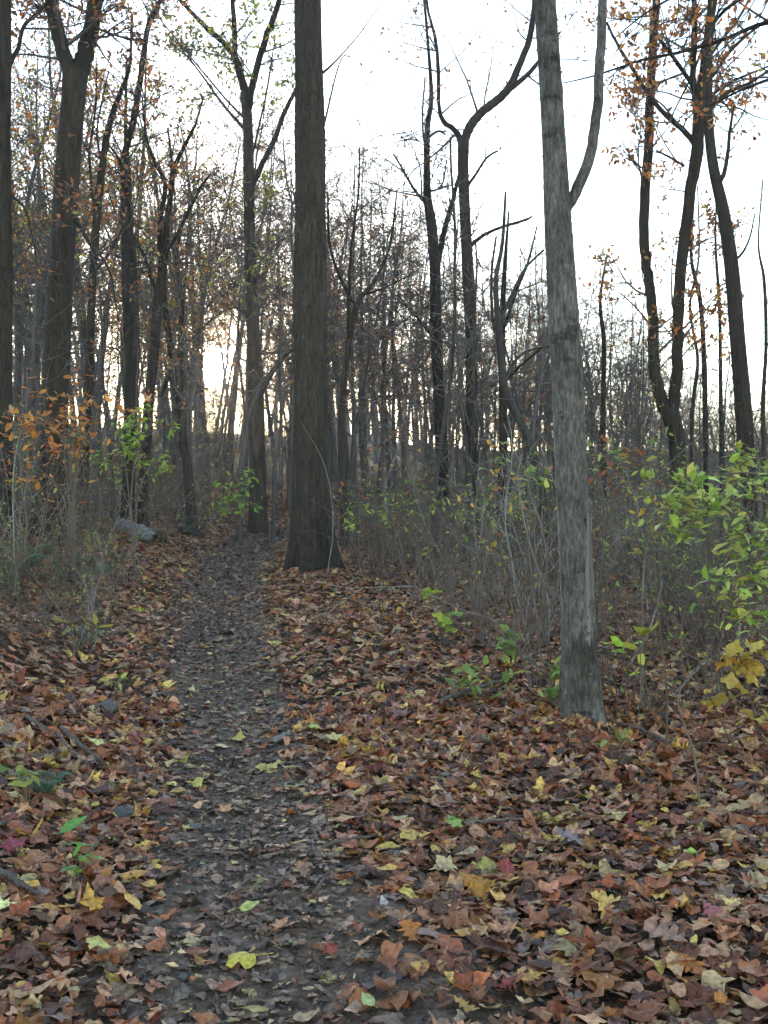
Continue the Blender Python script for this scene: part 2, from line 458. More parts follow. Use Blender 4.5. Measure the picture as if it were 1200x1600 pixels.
def smooth_bark():
    m, N, L = new_mat('smooth_grey_bark')
    out = N.new('ShaderNodeOutputMaterial')
    g = N.new('ShaderNodeTexCoord')
    mp = nd(N, 'ShaderNodeMapping'); mp.inputs['Scale'].default_value = (1, 1, 0.22); L.new(g.outputs['Object'], mp.inputs['Vector'])
    mh = nd(N, 'ShaderNodeMapping'); mh.inputs['Scale'].default_value = (1, 1, 3.2); L.new(g.outputs['Object'], mh.inputs['Vector'])
    a = nd(N, 'ShaderNodeTexNoise', Scale=60.0, Detail=8.0, Roughness=0.78); L.new(mp.outputs[0], a.inputs['Vector'])
    bnz = nd(N, 'ShaderNodeTexNoise', Scale=3.2, Detail=5.0, Roughness=0.6); L.new(g.outputs['Object'], bnz.inputs['Vector'])
    hz = nd(N, 'ShaderNodeTexNoise', Scale=4.5, Detail=4.0, Roughness=0.6); L.new(mh.outputs[0], hz.inputs['Vector'])
    r1 = ramp(N, [(0.36, (.030, .025, .021)), (0.5, (.088, .076, .067)), (0.64, (.185, .164, .15))]); L.new(a.outputs['Fac'], r1.inputs[0])
    r2 = ramp(N, [(0.36, (.48, .46, .40)), (0.5, (.95, .93, .9)), (0.64, (1.4, 1.38, 1.36))]); L.new(bnz.outputs['Fac'], r2.inputs[0])
    c = mixc(N, L, 0.9, r1.outputs[0], r2.outputs[0], 'MULTIPLY')
    r3 = ramp(N, [(0.34, (.3, .29, .27)), (0.40, (1, 1, 1))]); L.new(hz.outputs['Fac'], r3.inputs[0])
    c = mixc(N, L, 0.75, c, r3.outputs[0], 'MULTIPLY')
    b = nd(N, 'ShaderNodeBsdfPrincipled'); b.inputs['Roughness'].default_value = 0.85; b.inputs['Specular IOR Level'].default_value = 0.25
    L.new(c, b.inputs['Base Color'])
    h = nd(N, 'ShaderNodeMath', operation='MULTIPLY_ADD'); L.new(r3.outputs[0], h.inputs[0]); h.inputs[1].default_value = 0.5; L.new(a.outputs['Fac'], h.inputs[2])
    bp = nd(N, 'ShaderNodeBump', Strength=0.8, Distance=0.014); L.new(h.outputs[0], bp.inputs['Height']); L.new(bp.outputs[0], b.inputs['Normal'])
    L.new(b.outputs[0], out.inputs['Surface'])
    return m
M_SMOOTH = smooth_bark()
M_BAREWOOD = bark_mat('weathered_wood', (.085, .074, .064), (.21, .188, .168), 0.05, 30.0, 0.25, None, 0.0, 0.006)
M_LOG = bark_mat('bleached_log', (.06, .052, .044), (.34, .31, .28), 1.0, 16.0, 0.6, None, 0.0, 0.01)
M_STONE = bark_mat('stone', (.055, .05, .045), (.14, .128, .115), 1.0, 14.0, 0.2, None, 0.3, 0.01)

# ------------------------------------------------------------------ scene objects
def tag(o, label=None, cat=None, group=None, kind=None):
    if label: o['label'] = label
    if cat: o['category'] = cat
    if group: o['group'] = group
    if kind: o['kind'] = kind
    return o

def obj(name, me, parent=None, loc=None, rot=None, scale=None, color=None):
    o = bpy.data.objects.new(name, me)
    COL.objects.link(o)
    if parent is not None: o.parent = parent
    if loc is not None: o.location = [float(v) for v in loc]
    if rot is not None: o.rotation_euler = rot
    if scale is not None: o.scale = (scale,) * 3 if np.isscalar(scale) else scale
    if color is not None: o.color = (*[float(v) for v in color], 1)
    return o

def thing(name, loc, label, cat, group=None, rz=0.0, scale=None):
    o = obj(name, None, None, loc, (0, 0, rz), scale)
    o.empty_display_size = 0.2
    return tag(o, label, cat, group)

# ------------------------------------------------------------------ ground and path
def spaced(a, b, fine, growth, mid=0.0):
    out = [mid]; st = fine
    while out[-1] < b: out.append(out[-1] + st); st *= growth
    lo = [mid]; st = fine
    while lo[-1] > a: lo.append(lo[-1] - st); st *= growth
    return np.array(sorted(set(lo[1:] + out)))
gx = spaced(-500, 500, 0.11, 1.05, -1.0)
gy = spaced(-60, 900, 0.11, 1.035, 4.0)
GX, GY = np.meshgrid(gx, gy)
GV = np.stack([GX, GY, height(GX, GY)], -1).reshape(-1, 3)
nx, ny = len(gx), len(gy)
ii = np.arange(ny - 1)[:, None] * nx + np.arange(nx - 1)[None, :]
ground = obj('ground', build_mesh('ground', GV, [np.stack([ii, ii + 1, ii + nx + 1, ii + nx], -1).reshape(-1, 4)], M_GROUND))
tag(ground, 'rising forest floor carpeted with fallen autumn leaves', kind='structure')

py_ = np.arange(-3, 40, 0.1)
nc = 20
ed = lambda y, ph: 0.10 * np.sin(1.9 * y + ph) + 0.07 * np.sin(4.7 * y + 2 * ph) + 0.04 * np.sin(11 * y + ph)
PVs = []
for y in py_:
    w = path_w(y); x0 = path_x(y) - w * (1.12 + ed(y, 0.3)); x1 = path_x(y) + w * (1.2 + ed(y, 2.1)) + (0.25 if y < 4 else 0)
    xs = np.linspace(x0, x1, nc)
    lift = 0.012 + 0.0012 * max(y, 0)
    zz = height(xs, np.full(nc, y)) + lift
    zz[0] -= lift + 0.02; zz[-1] -= lift + 0.02
    PVs.append(np.column_stack([xs, np.full(nc, y), zz]))
PVs = np.concatenate(PVs)
jj = np.arange(len(py_) - 1)[:, None] * nc + np.arange(nc - 1)[None, :]
path = obj('path', build_mesh('path', PVs, [np.stack([jj, jj + 1, jj + nc + 1, jj + nc], -1).reshape(-1, 4)], M_PATH))
tag(path, 'dark trodden earth footpath winding up into the woods', kind='structure')

# ------------------------------------------------------------------ branching
def sprout(rng, geo, tips, pts, rad, spec, level=0, sides=(6, 4, 3), up=0.05, minr=0.0055):
    """side branches of a limb; spec: per level (count per metre, length factor, angle, n points)"""
    if level >= len(spec): return
    per_m, lf, ang, n, t0 = spec[level]
    L = np.sum(np.linalg.norm(np.diff(pts, axis=0), axis=1))
    cnt = rng.poisson(per_m * L * (1 - t0)) if per_m > 0 else 0
    for _ in range(int(cnt)):
        t = rng.uniform(t0, 0.98)
        f = t * (len(pts) - 1); i = min(int(f), len(pts) - 2); q = f - i
        p = pts[i] * (1 - q) + pts[i + 1] * q
        r = (rad[i] * (1 - q) + rad[i + 1] * q)
        d = unit(pts[i + 1] - pts[i])
        a = math.radians(rng.normal(ang, 12))
        nd_ = unit(d * math.cos(a) + perp(rng, d) * math.sin(a))
        ln = max(0.12, lf * (1.1 - 0.6 * t) * rng.uniform(0.5, 1.25))
        r0 = max(min(r * 0.62, 0.013 * ln + 0.002), minr)
        b, br = walk(rng, p, nd_, ln, r0, max(minr * .5, r0 * 0.25), n, 0.19, up)
        V, Q, T = tube(b, br, sides[min(level, len(sides) - 1)])
        geo.add(V, Q, T)
        if level >= len(spec) - 2: tips.append(b)
        sprout(rng, geo, tips, b, br, spec, level + 1, sides, up, minr)

def tip_leaves(rng, geo, tips, per, pal, size, kind='tiny', clump=None, curl=0.5, spread=0.05, droop=0.4, lo=0.35):
    P_, C_ = [], []
    for b in tips:
        n = rng.poisson(per)
        if clump is not None: n = int(n * clump(b[len(b) // 2]))
        if n <= 0: continue
        f = rng.uniform(lo, 1, n) * (len(b) - 1); i = np.minimum(f.astype(int), len(b) - 2); q = (f - i)[:, None]
        P_.append(b[i] * (1 - q) + b[i + 1] * q + rng.normal(size=(n, 3)) * spread)
    if not P_: return 0
    pos = np.concatenate(P_); N = len(pos)
    nrm = rng.normal(size=(N, 3)); nrm[:, 2] = np.abs(nrm[:, 2]) + droop
    leaves_at(geo, kind, pos, nrm, rng.uniform(0, 2 * np.pi, N), rng.uniform(0.65, 1.25, N) * size, pick(rng, pal, N, 0.22), curl, rng, False, 0.05)
    return N

# ------------------------------------------------------------------ named trees traced from the photograph
def hero(name, label, d, trunk, limbs, mat=M_BARK, sides=14, spec=((1.6, 1.3, 48, 6, .15), (3.0, .55, 45, 5, .15), (5, .22, 45, 4, .1)),
         leaves=None, seed=1, relief=None, flare=0.35, top=None, lean=0.0, trunk_twigs=0.25, limb_depth=0.45, base=None, cat='tree'):
    rng = np.random.default_rng(seed)
    c = [np.append(P(x, y, d), w / 2 / F * d) for x, y, w in trunk]
    c = np.array(c)
    gz = float(height(c[0, 0], d))
    if base is None and c[0, 2] > gz: c = np.vstack([[c[0, 0], d, gz - 0.05, c[0, 3] * 1.06], c])
    if top:                      # carry the trunk on above the frame
        dv = unit(c[-1, :3] - c[-2, :3]); q = c[-1].copy()
        q[:3] += dv * top; q[3] *= 0.45; c = np.vstack([c, q])
    c[:, 1] += lean * (c[:, 2] - gz)
    root = thing(name, (c[0, 0], c[0, 1], gz), label, cat)
    o = np.array([c[0, 0], c[0, 1], gz])
    per = 10 if relief else 6
    s = catmull(c, per); pts, rad = s[:, :3] - o, np.maximum(s[:, 3], 0.004)
    if relief:                   # finer rings
        f = np.linspace(0, len(pts) - 1, relief[0]); idx = np.arange(len(pts))
        pts = np.column_stack([np.interp(f, idx, pts[:, k]) for k in range(3)]); rad = np.interp(f, idx, rad); sides = relief[1]
    ang = np.linspace(0, 2 * np.pi, sides, endpoint=False)
    z = pts[:, 2:3]; ph = rng.uniform(0, 6.28, 6)
    lob = 1 + 0.05 * np.sin(2 * ang + ph[0] + z * 0.6) + 0.03 * np.sin(3 * ang + ph[1] - z * 1.1) + 0.03 * np.sin(z * 2.6 + ph[2])
    r0 = rad[0]
    lob = lob + flare * np.exp(-np.clip(z, 0, 9) / (2.5 * r0)) * (0.45 + 0.75 * np.clip(np.sin(4 * ang + ph[3]) + 0.4 * np.sin(7 * ang + ph[4]), -0.6, 1.2))
    if relief and relief[2] == 0:      # old branch scars and swellings
        for q in range(16):
            za, aa, w_ = rng.uniform(.3, 4.5), rng.uniform(0, 6.28), rng.uniform(.03, .07)
            da = np.abs((ang - aa + np.pi) % (2 * np.pi) - np.pi)
            lob = lob + rng.uniform(.04, .12) * np.exp(-((z - za) / w_) ** 2 - (da / .35) ** 2)
        lob = lob + .012 * rng.normal(size=lob.shape)
    if relief and relief[2] > 0:
        # vertical plates parted by wandering furrows
        wob = 0.35 * np.sin(z * 3.1 + ph[0] + 2 * ang) + 0.25 * np.sin(z * 7.7 + ph[1] - 3 * ang) + 0.15 * np.sin(z * 17 + 5 * ang)
        fur = np.abs(np.sin((ang + 0.12 * wob) * relief[3] / 2 + 0.9 * np.sin(z * 2.3 + 3 * ang) + 0.5 * np.sin(z * 6.1 + ph[2])))
        lob = lob + relief[2] * (np.sqrt(fur) - 0.6) + relief[2] * 0.35 * rng.normal(size=fur.shape)
    tr = Geo(); tr.add(*tube(pts, rad, sides, lob))
    obj('trunk', tr.mesh('trunk', mat), root)
    tw, tips = Geo(), []
    wp = pts + o
    built = np.column_stack([600 + F * wp[:, 0] / wp[:, 1], 800 - F * (wp[:, 2] - EYE) / wp[:, 1], wp[:, 1]])
    for lb in limbs:
        xy = np.array([q[:2] for q in lb], float)
        k0 = int(np.argmin(np.sum((built[:, :2] - xy[0]) ** 2, axis=1)))
        seg = np.concatenate([[0], np.cumsum(np.linalg.norm(np.diff(xy, axis=0), axis=1))]) / F * d
        dd = built[k0, 2] + rng.uniform(-1, 1) * limb_depth * seg
        lc = np.array([np.append(P(x, y, q), w / 2 / F * q) for (x, y, w), q in zip(lb, dd)])
        # the limb starts inside the trunk
        s2 = catmull(lc, 5); lp, lr = s2[:, :3] - o, np.maximum(s2[:, 3], 0.003)
        built = np.vstack([built, np.column_stack([600 + F * s2[:, 0] / s2[:, 1], 800 - F * (s2[:, 2] - EYE) / s2[:, 1], s2[:, 1]])])
        lp = lp + rng.normal(size=lp.shape) * lr[:, None] * 0.08
        g = Geo(); g.add(*tube(lp, lr, 8))
        obj('limb', g.mesh('limb', mat), root)
        sprout(rng, tw, tips, lp, lr, spec)
    if trunk_twigs > 0:
        h0 = 0.45
        k = int(len(pts) * h0)
        sp = ((trunk_twigs, spec[0][1] * 0.8, 62, 6, 0.0),) + tuple(spec[1:])
        sprout(rng, tw, tips, pts[k:], rad[k:] * 0.5, sp)
    if tw.n: tag(obj('twigs', tw.mesh('twigs', M_BRANCH), root), kind='stuff')
    if leaves and tips:
        g = Geo()
        if tip_leaves(rng, g, tips, leaves[0], leaves[1], leaves[2], leaves[3] if len(leaves) > 3 else 'tiny'):
            tag(obj('crown', g.mesh('crown', M_FOLIAGE), root), kind='stuff')
    return root, pts + o, rad

SP_BARE = ((1.6, 1.2, 48, 6, .15), (3.0, .5, 45, 5, .15), (5, .2, 45, 4, .1))
SP_FEW = ((3.0, 1.6, 55, 6, .12), (4.0, .8, 50, 5, .12), (5, .36, 45, 4, .1))
SP_LEAFY = ((2.4, 1.7, 58, 6, .1), (3.6, .7, 50, 5, .15), (5, .28, 45, 4, .1))

LM = {}     # landmarks: photograph x -> phrase
big, BIGP, BIGR = hero('tree', 'thick trunk with ridged brown bark standing right at the path edge', 15.3,
    [(490, 893, 58), (488, 850, 56), (487, 800, 55), (486, 700, 52), (486, 600, 50), (485, 400, 47), (484, 250, 45), (483, 120, 44), (481, 0, 42), (478, -200, 36)],
    [[(500, 118, 5), (525, 95, 3), (560, 55, 2), (592, 10, 1.5)], [(498, 232, 4), (530, 100, 2.4), (548, 88, 2)],
     [(480, 545, 6), (455, 548, 5), (432, 575, 4), (405, 625, 3)], [(482, 690, 3), (470, 760, 2), (462, 815, 1.4)]],
    M_RIDGED, relief=(420, 96, 0.055, 26), flare=0.6, top=8, trunk_twigs=0.0, spec=((0.8, .6, 40, 5, .25), (2, .25, 40, 4, .2)), seed=5)
LM[487] = 'the thick ridged trunk'

grey, GREYP, GREYR = hero('tree', 'smooth grey trunk with a strip of bare weathered wood, nearest of the standing trees', 5.9,
    [(910, 1146, 56), (908, 1090, 54), (904, 1000, 51), (899, 880, 50), (893, 760, 48), (887, 620, 46), (880, 480, 45), (872, 340, 43), (866, 220, 39), (858, 90, 36), (852, 0, 34), (845, -200, 28)],
    [[(884, 330, 16), (903, 292, 18), (922, 240, 17), (933, 170, 16), (938, 90, 15), (942, 0, 14), (946, -120, 11), (960, -260, 7)]],
    M_SMOOTH, relief=(300, 48, 0.0, 20), flare=0.6, top=5, trunk_twigs=0.12, leaves=(1.2, RUST, 0.075, 'small'), spec=((0.8, .7, 60, 6, .2), (3, .3, 45, 4, .1)), seed=8)
LM[892] = 'the smooth grey trunk'

hero('tree', 'tall trunk forking in a wide V high at the left, mossy grey bark', 14.0,
    [(78, 800, 46), (84, 640, 43), (90, 520, 42), (97, 400, 41), (105, 280, 39), (113, 180, 38), (118, 112, 40)],
    [[(114, 125, 24), (100, 85, 23), (88, 40, 22), (78, -10, 21), (60, -130, 17), (50, -300, 10)], [(122, 125, 28), (136, 75, 27), (145, 30, 25), (150, -20, 24), (160, -160, 18), (150, -330, 10)],
     [(112, 330, 7), (140, 380, 5), (170, 420, 4), (185, 500, 2)]],
    M_BARK, spec=SP_FEW, leaves=(3.2, RUST, 0.09), seed=12, trunk_twigs=0.2)
LM[98] = 'the V-forked tree'

hero('tree', 'grey trunk cut off by the left picture edge', 13.0,
    [(6, 800, 26), (6, 600, 24), (7, 400, 23), (6, 250, 21), (7, 110, 20), (8, 0, 19), (8, -200, 15)],
    [[(10, 110, 8), (28, 75, 7), (38, 40, 6), (62, 18, 5), (90, -20, 3)], [(9, 300, 5), (40, 330, 3), (60, 420, 2)]],
    M_BARK, spec=SP_FEW, leaves=(2.0, RUST, 0.085), seed=13, top=4)

hero('tree', 'tall trunk whose upper limbs spread into a fan, standing where the path bends', 24.0,
    [(404, 800, 27), (402, 700, 25), (399, 600, 23), (395, 500, 20), (391, 400, 18), (389, 300, 18), (387, 200, 17), (383, 145, 17)],
    [[(385, 160, 13), (372, 100, 11), (352, 70, 9), (325, 45, 8), (295, 15, 6), (270, -10, 4)], [(380, 140, 10), (368, 90, 9), (366, 40, 8), (362, -40, 6), (365, -140, 3)],
     [(388, 170, 12), (396, 125, 11), (412, 70, 10), (428, 25, 9), (438, -10, 8), (455, -120, 4)], [(394, 290, 11), (410, 255, 9), (430, 215, 8), (447, 170, 7), (462, 140, 6), (480, 90, 3)],
     [(380, 200, 5), (350, 165, 4), (310, 110, 3), (270, 60, 2)], [(386, 190, 4), (340, 140, 3), (250, 30, 2)], [(397, 510, 5), (370, 480, 4), (330, 500, 3), (290, 540, 2)],
     [(395, 240, 4), (415, 150, 3), (430, 60, 2)]],
    M_BARK, spec=SP_FEW, leaves=(2.2, OLIVE, 0.12), seed=14, trunk_twigs=1.0)
LM[396] = 'the fan-limbed tree'

hero('tree', 'slim crooked bare trunk, first to the right of the thick ridged one', 22.0,
    [(692, 800, 21), (690, 700, 20), (685, 600, 18), (681, 500, 17), (679, 420, 16), (674, 350, 15), (668, 310, 13), (667, 260, 11), (668, 200, 9), (674, 150, 7), (668, 60, 5), (660, -30, 4)],
    [[(682, 420, 10), (692, 370, 9), (700, 340, 8), (708, 310, 7), (718, 270, 5)], [(668, 320, 6), (650, 300, 5), (635, 275, 4), (615, 240, 3)], [(668, 215, 5), (685, 205, 4), (696, 210, 3)],
     [(667, 250, 4), (660, 190, 3), (664, 120, 2.5)], [(669, 300, 3.4), (690, 290, 3), (698, 250, 2.4)], [(680, 530, 6), (655, 500, 4), (620, 460, 3)]],
    M_BARK, spec=SP_FEW, seed=15)
LM[684] = 'the slim crooked trunk'

hero('tree', 'bare crooked tree with one heavy limb arching towards the smooth grey trunk', 20.0,
    [(738, 780, 22), (737, 700, 21), (737, 600, 20), (735, 500, 19), (731, 420, 18), (727, 340, 17), (724, 270, 16), (724, 215, 17)],
    [[(722, 225, 10), (712, 205, 9), (692, 188, 8), (686, 165, 6), (685, 110, 6), (680, 60, 5), (668, 10, 4), (664, -60, 3)],
     [(725, 225, 14), (735, 198, 15), (752, 175, 14), (772, 160, 14), (795, 138, 13), (810, 105, 11), (824, 70, 10), (834, 20, 9), (838, -60, 6)],
     [(790, 145, 9), (815, 125, 8), (832, 108, 7), (850, 85, 5), (875, 50, 3)], [(734, 385, 7), (752, 370, 6), (775, 358, 5), (800, 350, 5), (822, 343, 4), (832, 338, 3)],
     [(731, 290, 5), (745, 270, 4), (760, 247, 4), (778, 235, 3)], [(685, 80, 3), (660, 75, 2), (630, 66, 1.6)]],
    M_BARK, spec=SP_FEW, seed=16, leaves=(1.0, RUST, 0.09), limb_depth=0.3)
LM[734] = 'the arching-limbed tree'

hero('tree', 'dark tree whose trunk splits into two snaking stems with rusty leaves', 17.0,
    [(1062, 800, 26), (1059, 720, 25), (1056, 680, 26), (1045, 640, 30)],
    [[(1046, 655, 20), (1030, 615, 20), (1022, 570, 18), (1020, 500, 17), (1014, 440, 16), (1006, 380, 16), (1008, 300, 16), (1014, 220, 15), (1018, 120, 14), (1024, 10, 13), (1030, -120, 9), (1035, -260, 5)],
     [(1046, 655, 20), (1054, 620, 19), (1058, 560, 18), (1060, 480, 18), (1067, 390, 18), (1078, 300, 18), (1088, 240, 20), (1092, 180, 19), (1098, 120, 15), (1107, 50, 14), (1120, -40, 11), (1130, -200, 6)],
     [(1090, 190, 11), (1083, 120, 10), (1085, 50, 10), (1084, -30, 8), (1080, -160, 5)],
     [(1086, 225, 10), (1065, 200, 9), (1040, 180, 8), (1015, 150, 7), (990, 110, 6), (965, 70, 5), (948, 35, 4)],
     [(1090, 145, 9), (1070, 115, 7), (1045, 80, 6), (1020, 50, 4)], [(1100, 160, 7), (1130, 135, 5), (1165, 118, 4), (1210, 100, 3)],
     [(1070, 260, 4), (1045, 245, 4), (1025, 235, 3)], [(1099, 100, 6), (1130, 60, 5), (1165, 10, 4), (1190, -60, 3)]],
    M_BARK, spec=SP_LEAFY, leaves=(5.0, RUST + ORANGE, 0.095), seed=17, limb_depth=0.22)
LM[1046] = 'the two-stemmed tree'

hero('tree', 'dark leaning trunk near the right picture edge, bare below a rusty crown', 15.0,
    [(1178, 880, 20), (1174, 800, 21), (1168, 720, 24), (1160, 620, 26), (1152, 530, 25), (1145, 440, 23), (1138, 380, 22), (1128, 320, 20), (1115, 262, 17), (1108, 200, 15), (1106, 120, 14), (1112, 0, 12), (1120, -150, 8)],
    [[(1125, 285, 8), (1133, 265, 7), (1138, 230, 6), (1141, 200, 5), (1147, 165, 3)], [(1145, 410, 5), (1160, 395, 4), (1172, 370, 3), (1180, 330, 2)],
     [(1110, 170, 8), (1135, 145, 7), (1170, 130, 5), (1210, 105, 4)], [(1112, 120, 7), (1150, 70, 5), (1200, 30, 4), (1240, 0, 3)]],
    M_BARK, spec=SP_LEAFY, leaves=(4, RUST + ORANGE, 0.09), seed=18, limb_depth=0.25, trunk_twigs=0.15)
LM[1158] = 'the leaning right-hand trunk'

hero('tree', 'twin-stemmed slender tree right of the V-forked one, winding upwards', 18.0,
    [(200, 800, 20), (202, 640, 18), (205, 560, 17)],
    [[(203, 580, 14), (198, 480, 13), (196, 400, 13), (193, 300, 12), (195, 240, 11), (208, 190, 11), (217, 140, 10), (225, 80, 9), (234, 30, 8), (250, 0, 6), (256, -120, 4)],
     [(208, 580, 13), (211, 480, 13), (206, 400, 12), (202, 330, 11), (200, 270, 9), (196, 200, 6), (198, 90, 4)],
     [(232, 40, 5), (242, 25, 4), (250, 5, 4), (253, -30, 3)], [(206, 350, 5), (190, 260, 4), (165, 220, 3)]],
    M_BARK, spec=SP_FEW, leaves=(3, OLIVE + RUST, 0.09), seed=19, trunk_twigs=0.2)
LM[203] = 'the twin-stemmed slender tree'

hero('tree', 'slender tree leaning right beside the V-forked one', 17.0,
    [(128, 800, 15), (138, 600, 14), (143, 480, 13), (148, 380, 13), (155, 300, 12), (164, 230, 11), (175, 180, 9), (190, 140, 7), (203, 100, 5), (206, 20, 3)],
    [[(150, 340, 5), (140, 250, 4), (150, 160, 3), (150, 90, 2)], [(160, 260, 4), (152, 200, 3), (170, 110, 2)], [(145, 430, 5), (180, 380, 4), (200, 330, 2)]],
    M_BARK, spec=SP_FEW, leaves=(3, RUST, 0.09), seed=20, trunk_twigs=0.7)

hero('tree', 'many-limbed dark tree with an open vase crown left of the low sun', 19.0,
    [(222, 800, 17), (232, 640, 16), (240, 560, 15), (246, 480, 15), (254, 420, 14)],
    [[(254, 430, 10), (258, 370, 9), (266, 310, 9), (272, 265, 8), (290, 225, 6), (305, 195, 4), (318, 150, 3)], [(252, 430, 9), (250, 350, 8), (258, 290, 7), (240, 250, 5), (228, 210, 4), (222, 150, 3)],
     [(268, 300, 5), (268, 250, 4), (262, 200, 3)], [(258, 400, 6), (285, 350, 5), (310, 300, 4), (330, 270, 2.5)], [(248, 470, 6), (225, 400, 5), (210, 370, 3)]],
    M_BARK, spec=SP_BARE, leaves=(1.4, OLIVE + RUST, 0.09), seed=21)
LM[240] = 'the dark vase-crowned tree'

hero('tree', 'pair of grey stems crossing low in front of the sun gap, one leaning left', 21.0,
    [(300, 820, 17), (294, 740, 16), (285, 690, 15)],
    [[(288, 700, 13), (276, 620, 12), (268, 560, 11), (260, 500, 10), (256, 440, 9), (262, 360, 7), (270, 280, 5)], [(285, 695, 10), (288, 620, 9), (282, 540, 9), (284, 470, 8), (276, 400, 6), (290, 330, 4)],
     [(250, 620, 7), (268, 575, 7), (282, 530, 6), (285, 480, 5), (288, 440, 3)]],
    M_BARK, spec=SP_FEW, seed=22, leaves=(1.5, RUST, 0.09))

hero('sapling', 'pale slim sapling bending right into a thin arching bough at the path bend', 21.0,
    [(375, 822, 9), (380, 740, 8.5), (384, 670, 8), (396, 630, 8), (415, 595, 7), (432, 570, 6.5), (448, 552, 6), (470, 540, 5), (500, 520, 3)],
    [[(385, 670, 5), (380, 620, 4), (372, 540, 3), (375, 460, 2)]], M_BARK_FAR, spec=SP_FEW, seed=23, flare=0.15, trunk_twigs=0.2, cat='sapling')
hero('sapling', 'pale crooked sapling between the fan-limbed tree and the thick ridged trunk', 20.0,
    [(427, 832, 7), (428, 780, 6.5), (430, 730, 6), (436, 690, 6), (440, 650, 5), (436, 590, 5), (441, 500, 4), (432, 420, 3)],
    [[(437, 700, 3), (450, 680, 2.4), (462, 668, 2)]], M_BARK_FAR, spec=SP_FEW, seed=24, flare=0.15, trunk_twigs=0.3, cat='sapling')
hero('tree', 'pale trunk leaning hard left behind the smooth grey trunk', 15.0,
    [(853, 860, 13), (848, 780, 13), (838, 720, 13), (822, 675, 12), (800, 635, 12), (786, 590, 11), (780, 520, 10), (775, 440, 8), (785, 380, 6), (790, 300, 4)],
    [[(830, 690, 7), (838, 630, 6), (850, 560, 5), (858, 500, 4)], [(786, 600, 6), (808, 560, 5), (835, 545, 4), (865, 540, 3)], [(779, 510, 6), (800, 460, 5), (820, 420, 4), (850, 390, 3)]],
    M_BARK_FAR, spec=SP_BARE, seed=25)
hero('tree', 'slender dark trunk between the arching-limb tree and the smooth grey trunk', 19.0,
    [(782, 800, 15), (786, 700, 14), (786, 620, 13), (784, 540, 12), (786, 470, 9), (790, 400, 6), (795, 330, 3)],
    [[(785, 560, 6), (770, 500, 5), (768, 430, 4), (775, 370, 3)], [(785, 520, 6), (805, 460, 5), (825, 410, 4), (840, 350, 2)], [(785, 600, 5), (815, 570, 4), (850, 540, 3)]],
    M_BARK, spec=SP_BARE, seed=26)
hero('tree', 'forked grey tree just right of the thick ridged trunk, branches meshed with twigs', 19.5,
    [(537, 800, 12), (533, 700, 12), (537, 600, 11), (548, 520, 10), (560, 470, 8), (585, 440, 6), (610, 380, 4), (620, 300, 2.5)],
    [[(545, 530, 7), (545, 460, 6), (550, 380, 4), (560, 300, 3), (562, 230, 2)], [(556, 480, 6), (530, 430, 5), (515, 380, 4), (512, 300, 3)], [(570, 460, 4), (600, 450, 3), (640, 430, 2)]],
    M_BARK, spec=SP_BARE, seed=27)
for k, (xs, lab) in enumerate([([(1103, 760, 8), (1102, 650, 8), (1100, 560, 8), (1094, 470, 7), (1080, 400, 5), (1085, 300, 3)], 'thin pole-like stem rising just right of the two snaking stems'),
                               ([(1128, 760, 7), (1126, 600, 6), (1124, 480, 5), (1118, 380, 4), (1120, 300, 2.5)], 'thin straight stem close left of the leaning right-hand trunk'),
                               ([(1080, 740, 6), (1082, 640, 6), (1090, 560, 5), (1078, 480, 4), (1092, 400, 3), (1090, 290, 2)], 'thin wavering stem hugging the right snaking stem'),
                               ([(1196, 760, 8), (1192, 640, 7), (1197, 540, 6), (1194, 440, 5), (1185, 380, 3), (1192, 280, 2)], 'thin crooked stem at the very right picture edge'),
                               ([(945, 800, 9), (942, 650, 8), (944, 540, 7), (938, 470, 5), (948, 400, 3)], 'slim dark stem just right of the smooth grey trunk')]):
    hero('sapling', lab, 18.0 + k * 0.9, xs, [], M_BARK, spec=SP_BARE, seed=40 + k, flare=0.1, trunk_twigs=1.3, cat='sapling')

# the tree beyond the right edge whose boughs hang into the picture
over, _, _ = hero('tree', 'rusty-leaved boughs reaching in at the upper right corner from a tree beyond the edge', 7.0,
    [(1420, 1100, 60), (1410, 800, 56), (1400, 400, 50), (1390, 0, 44), (1380, -300, 36)],
    [[(1398, 60, 12), (1300, 30, 9), (1200, 35, 7), (1130, 62, 6), (1060, 82, 5), (1000, 95, 4), (930, 118, 3), (880, 130, 2)],
     [(1394, 40, 11), (1280, -20, 9), (1180, -10, 7), (1120, 30, 5), (1080, 120, 3.5), (1050, 180, 2)],
     [(1392, 150, 10), (1300, 110, 8), (1220, 120, 6), (1160, 140, 4), (1110, 165, 3)], [(1390, -60, 11), (1280, -90, 9), (1180, -70, 7), (1080, -20, 5), (1010, 20, 3), (960, 60, 2)],
     [(1380, -120, 10), (1250, -160, 8), (1120, -120, 5), (1020, -60, 3.5), (960, -10, 2)]],
    M_BARK, spec=((4.5, .6, 50, 5, .2), (5, .28, 45, 4, .1)), leaves=(3.2, ORANGE + RUST, 0.05, 'small'), seed=30, limb_depth=0.12, trunk_twigs=0.1)

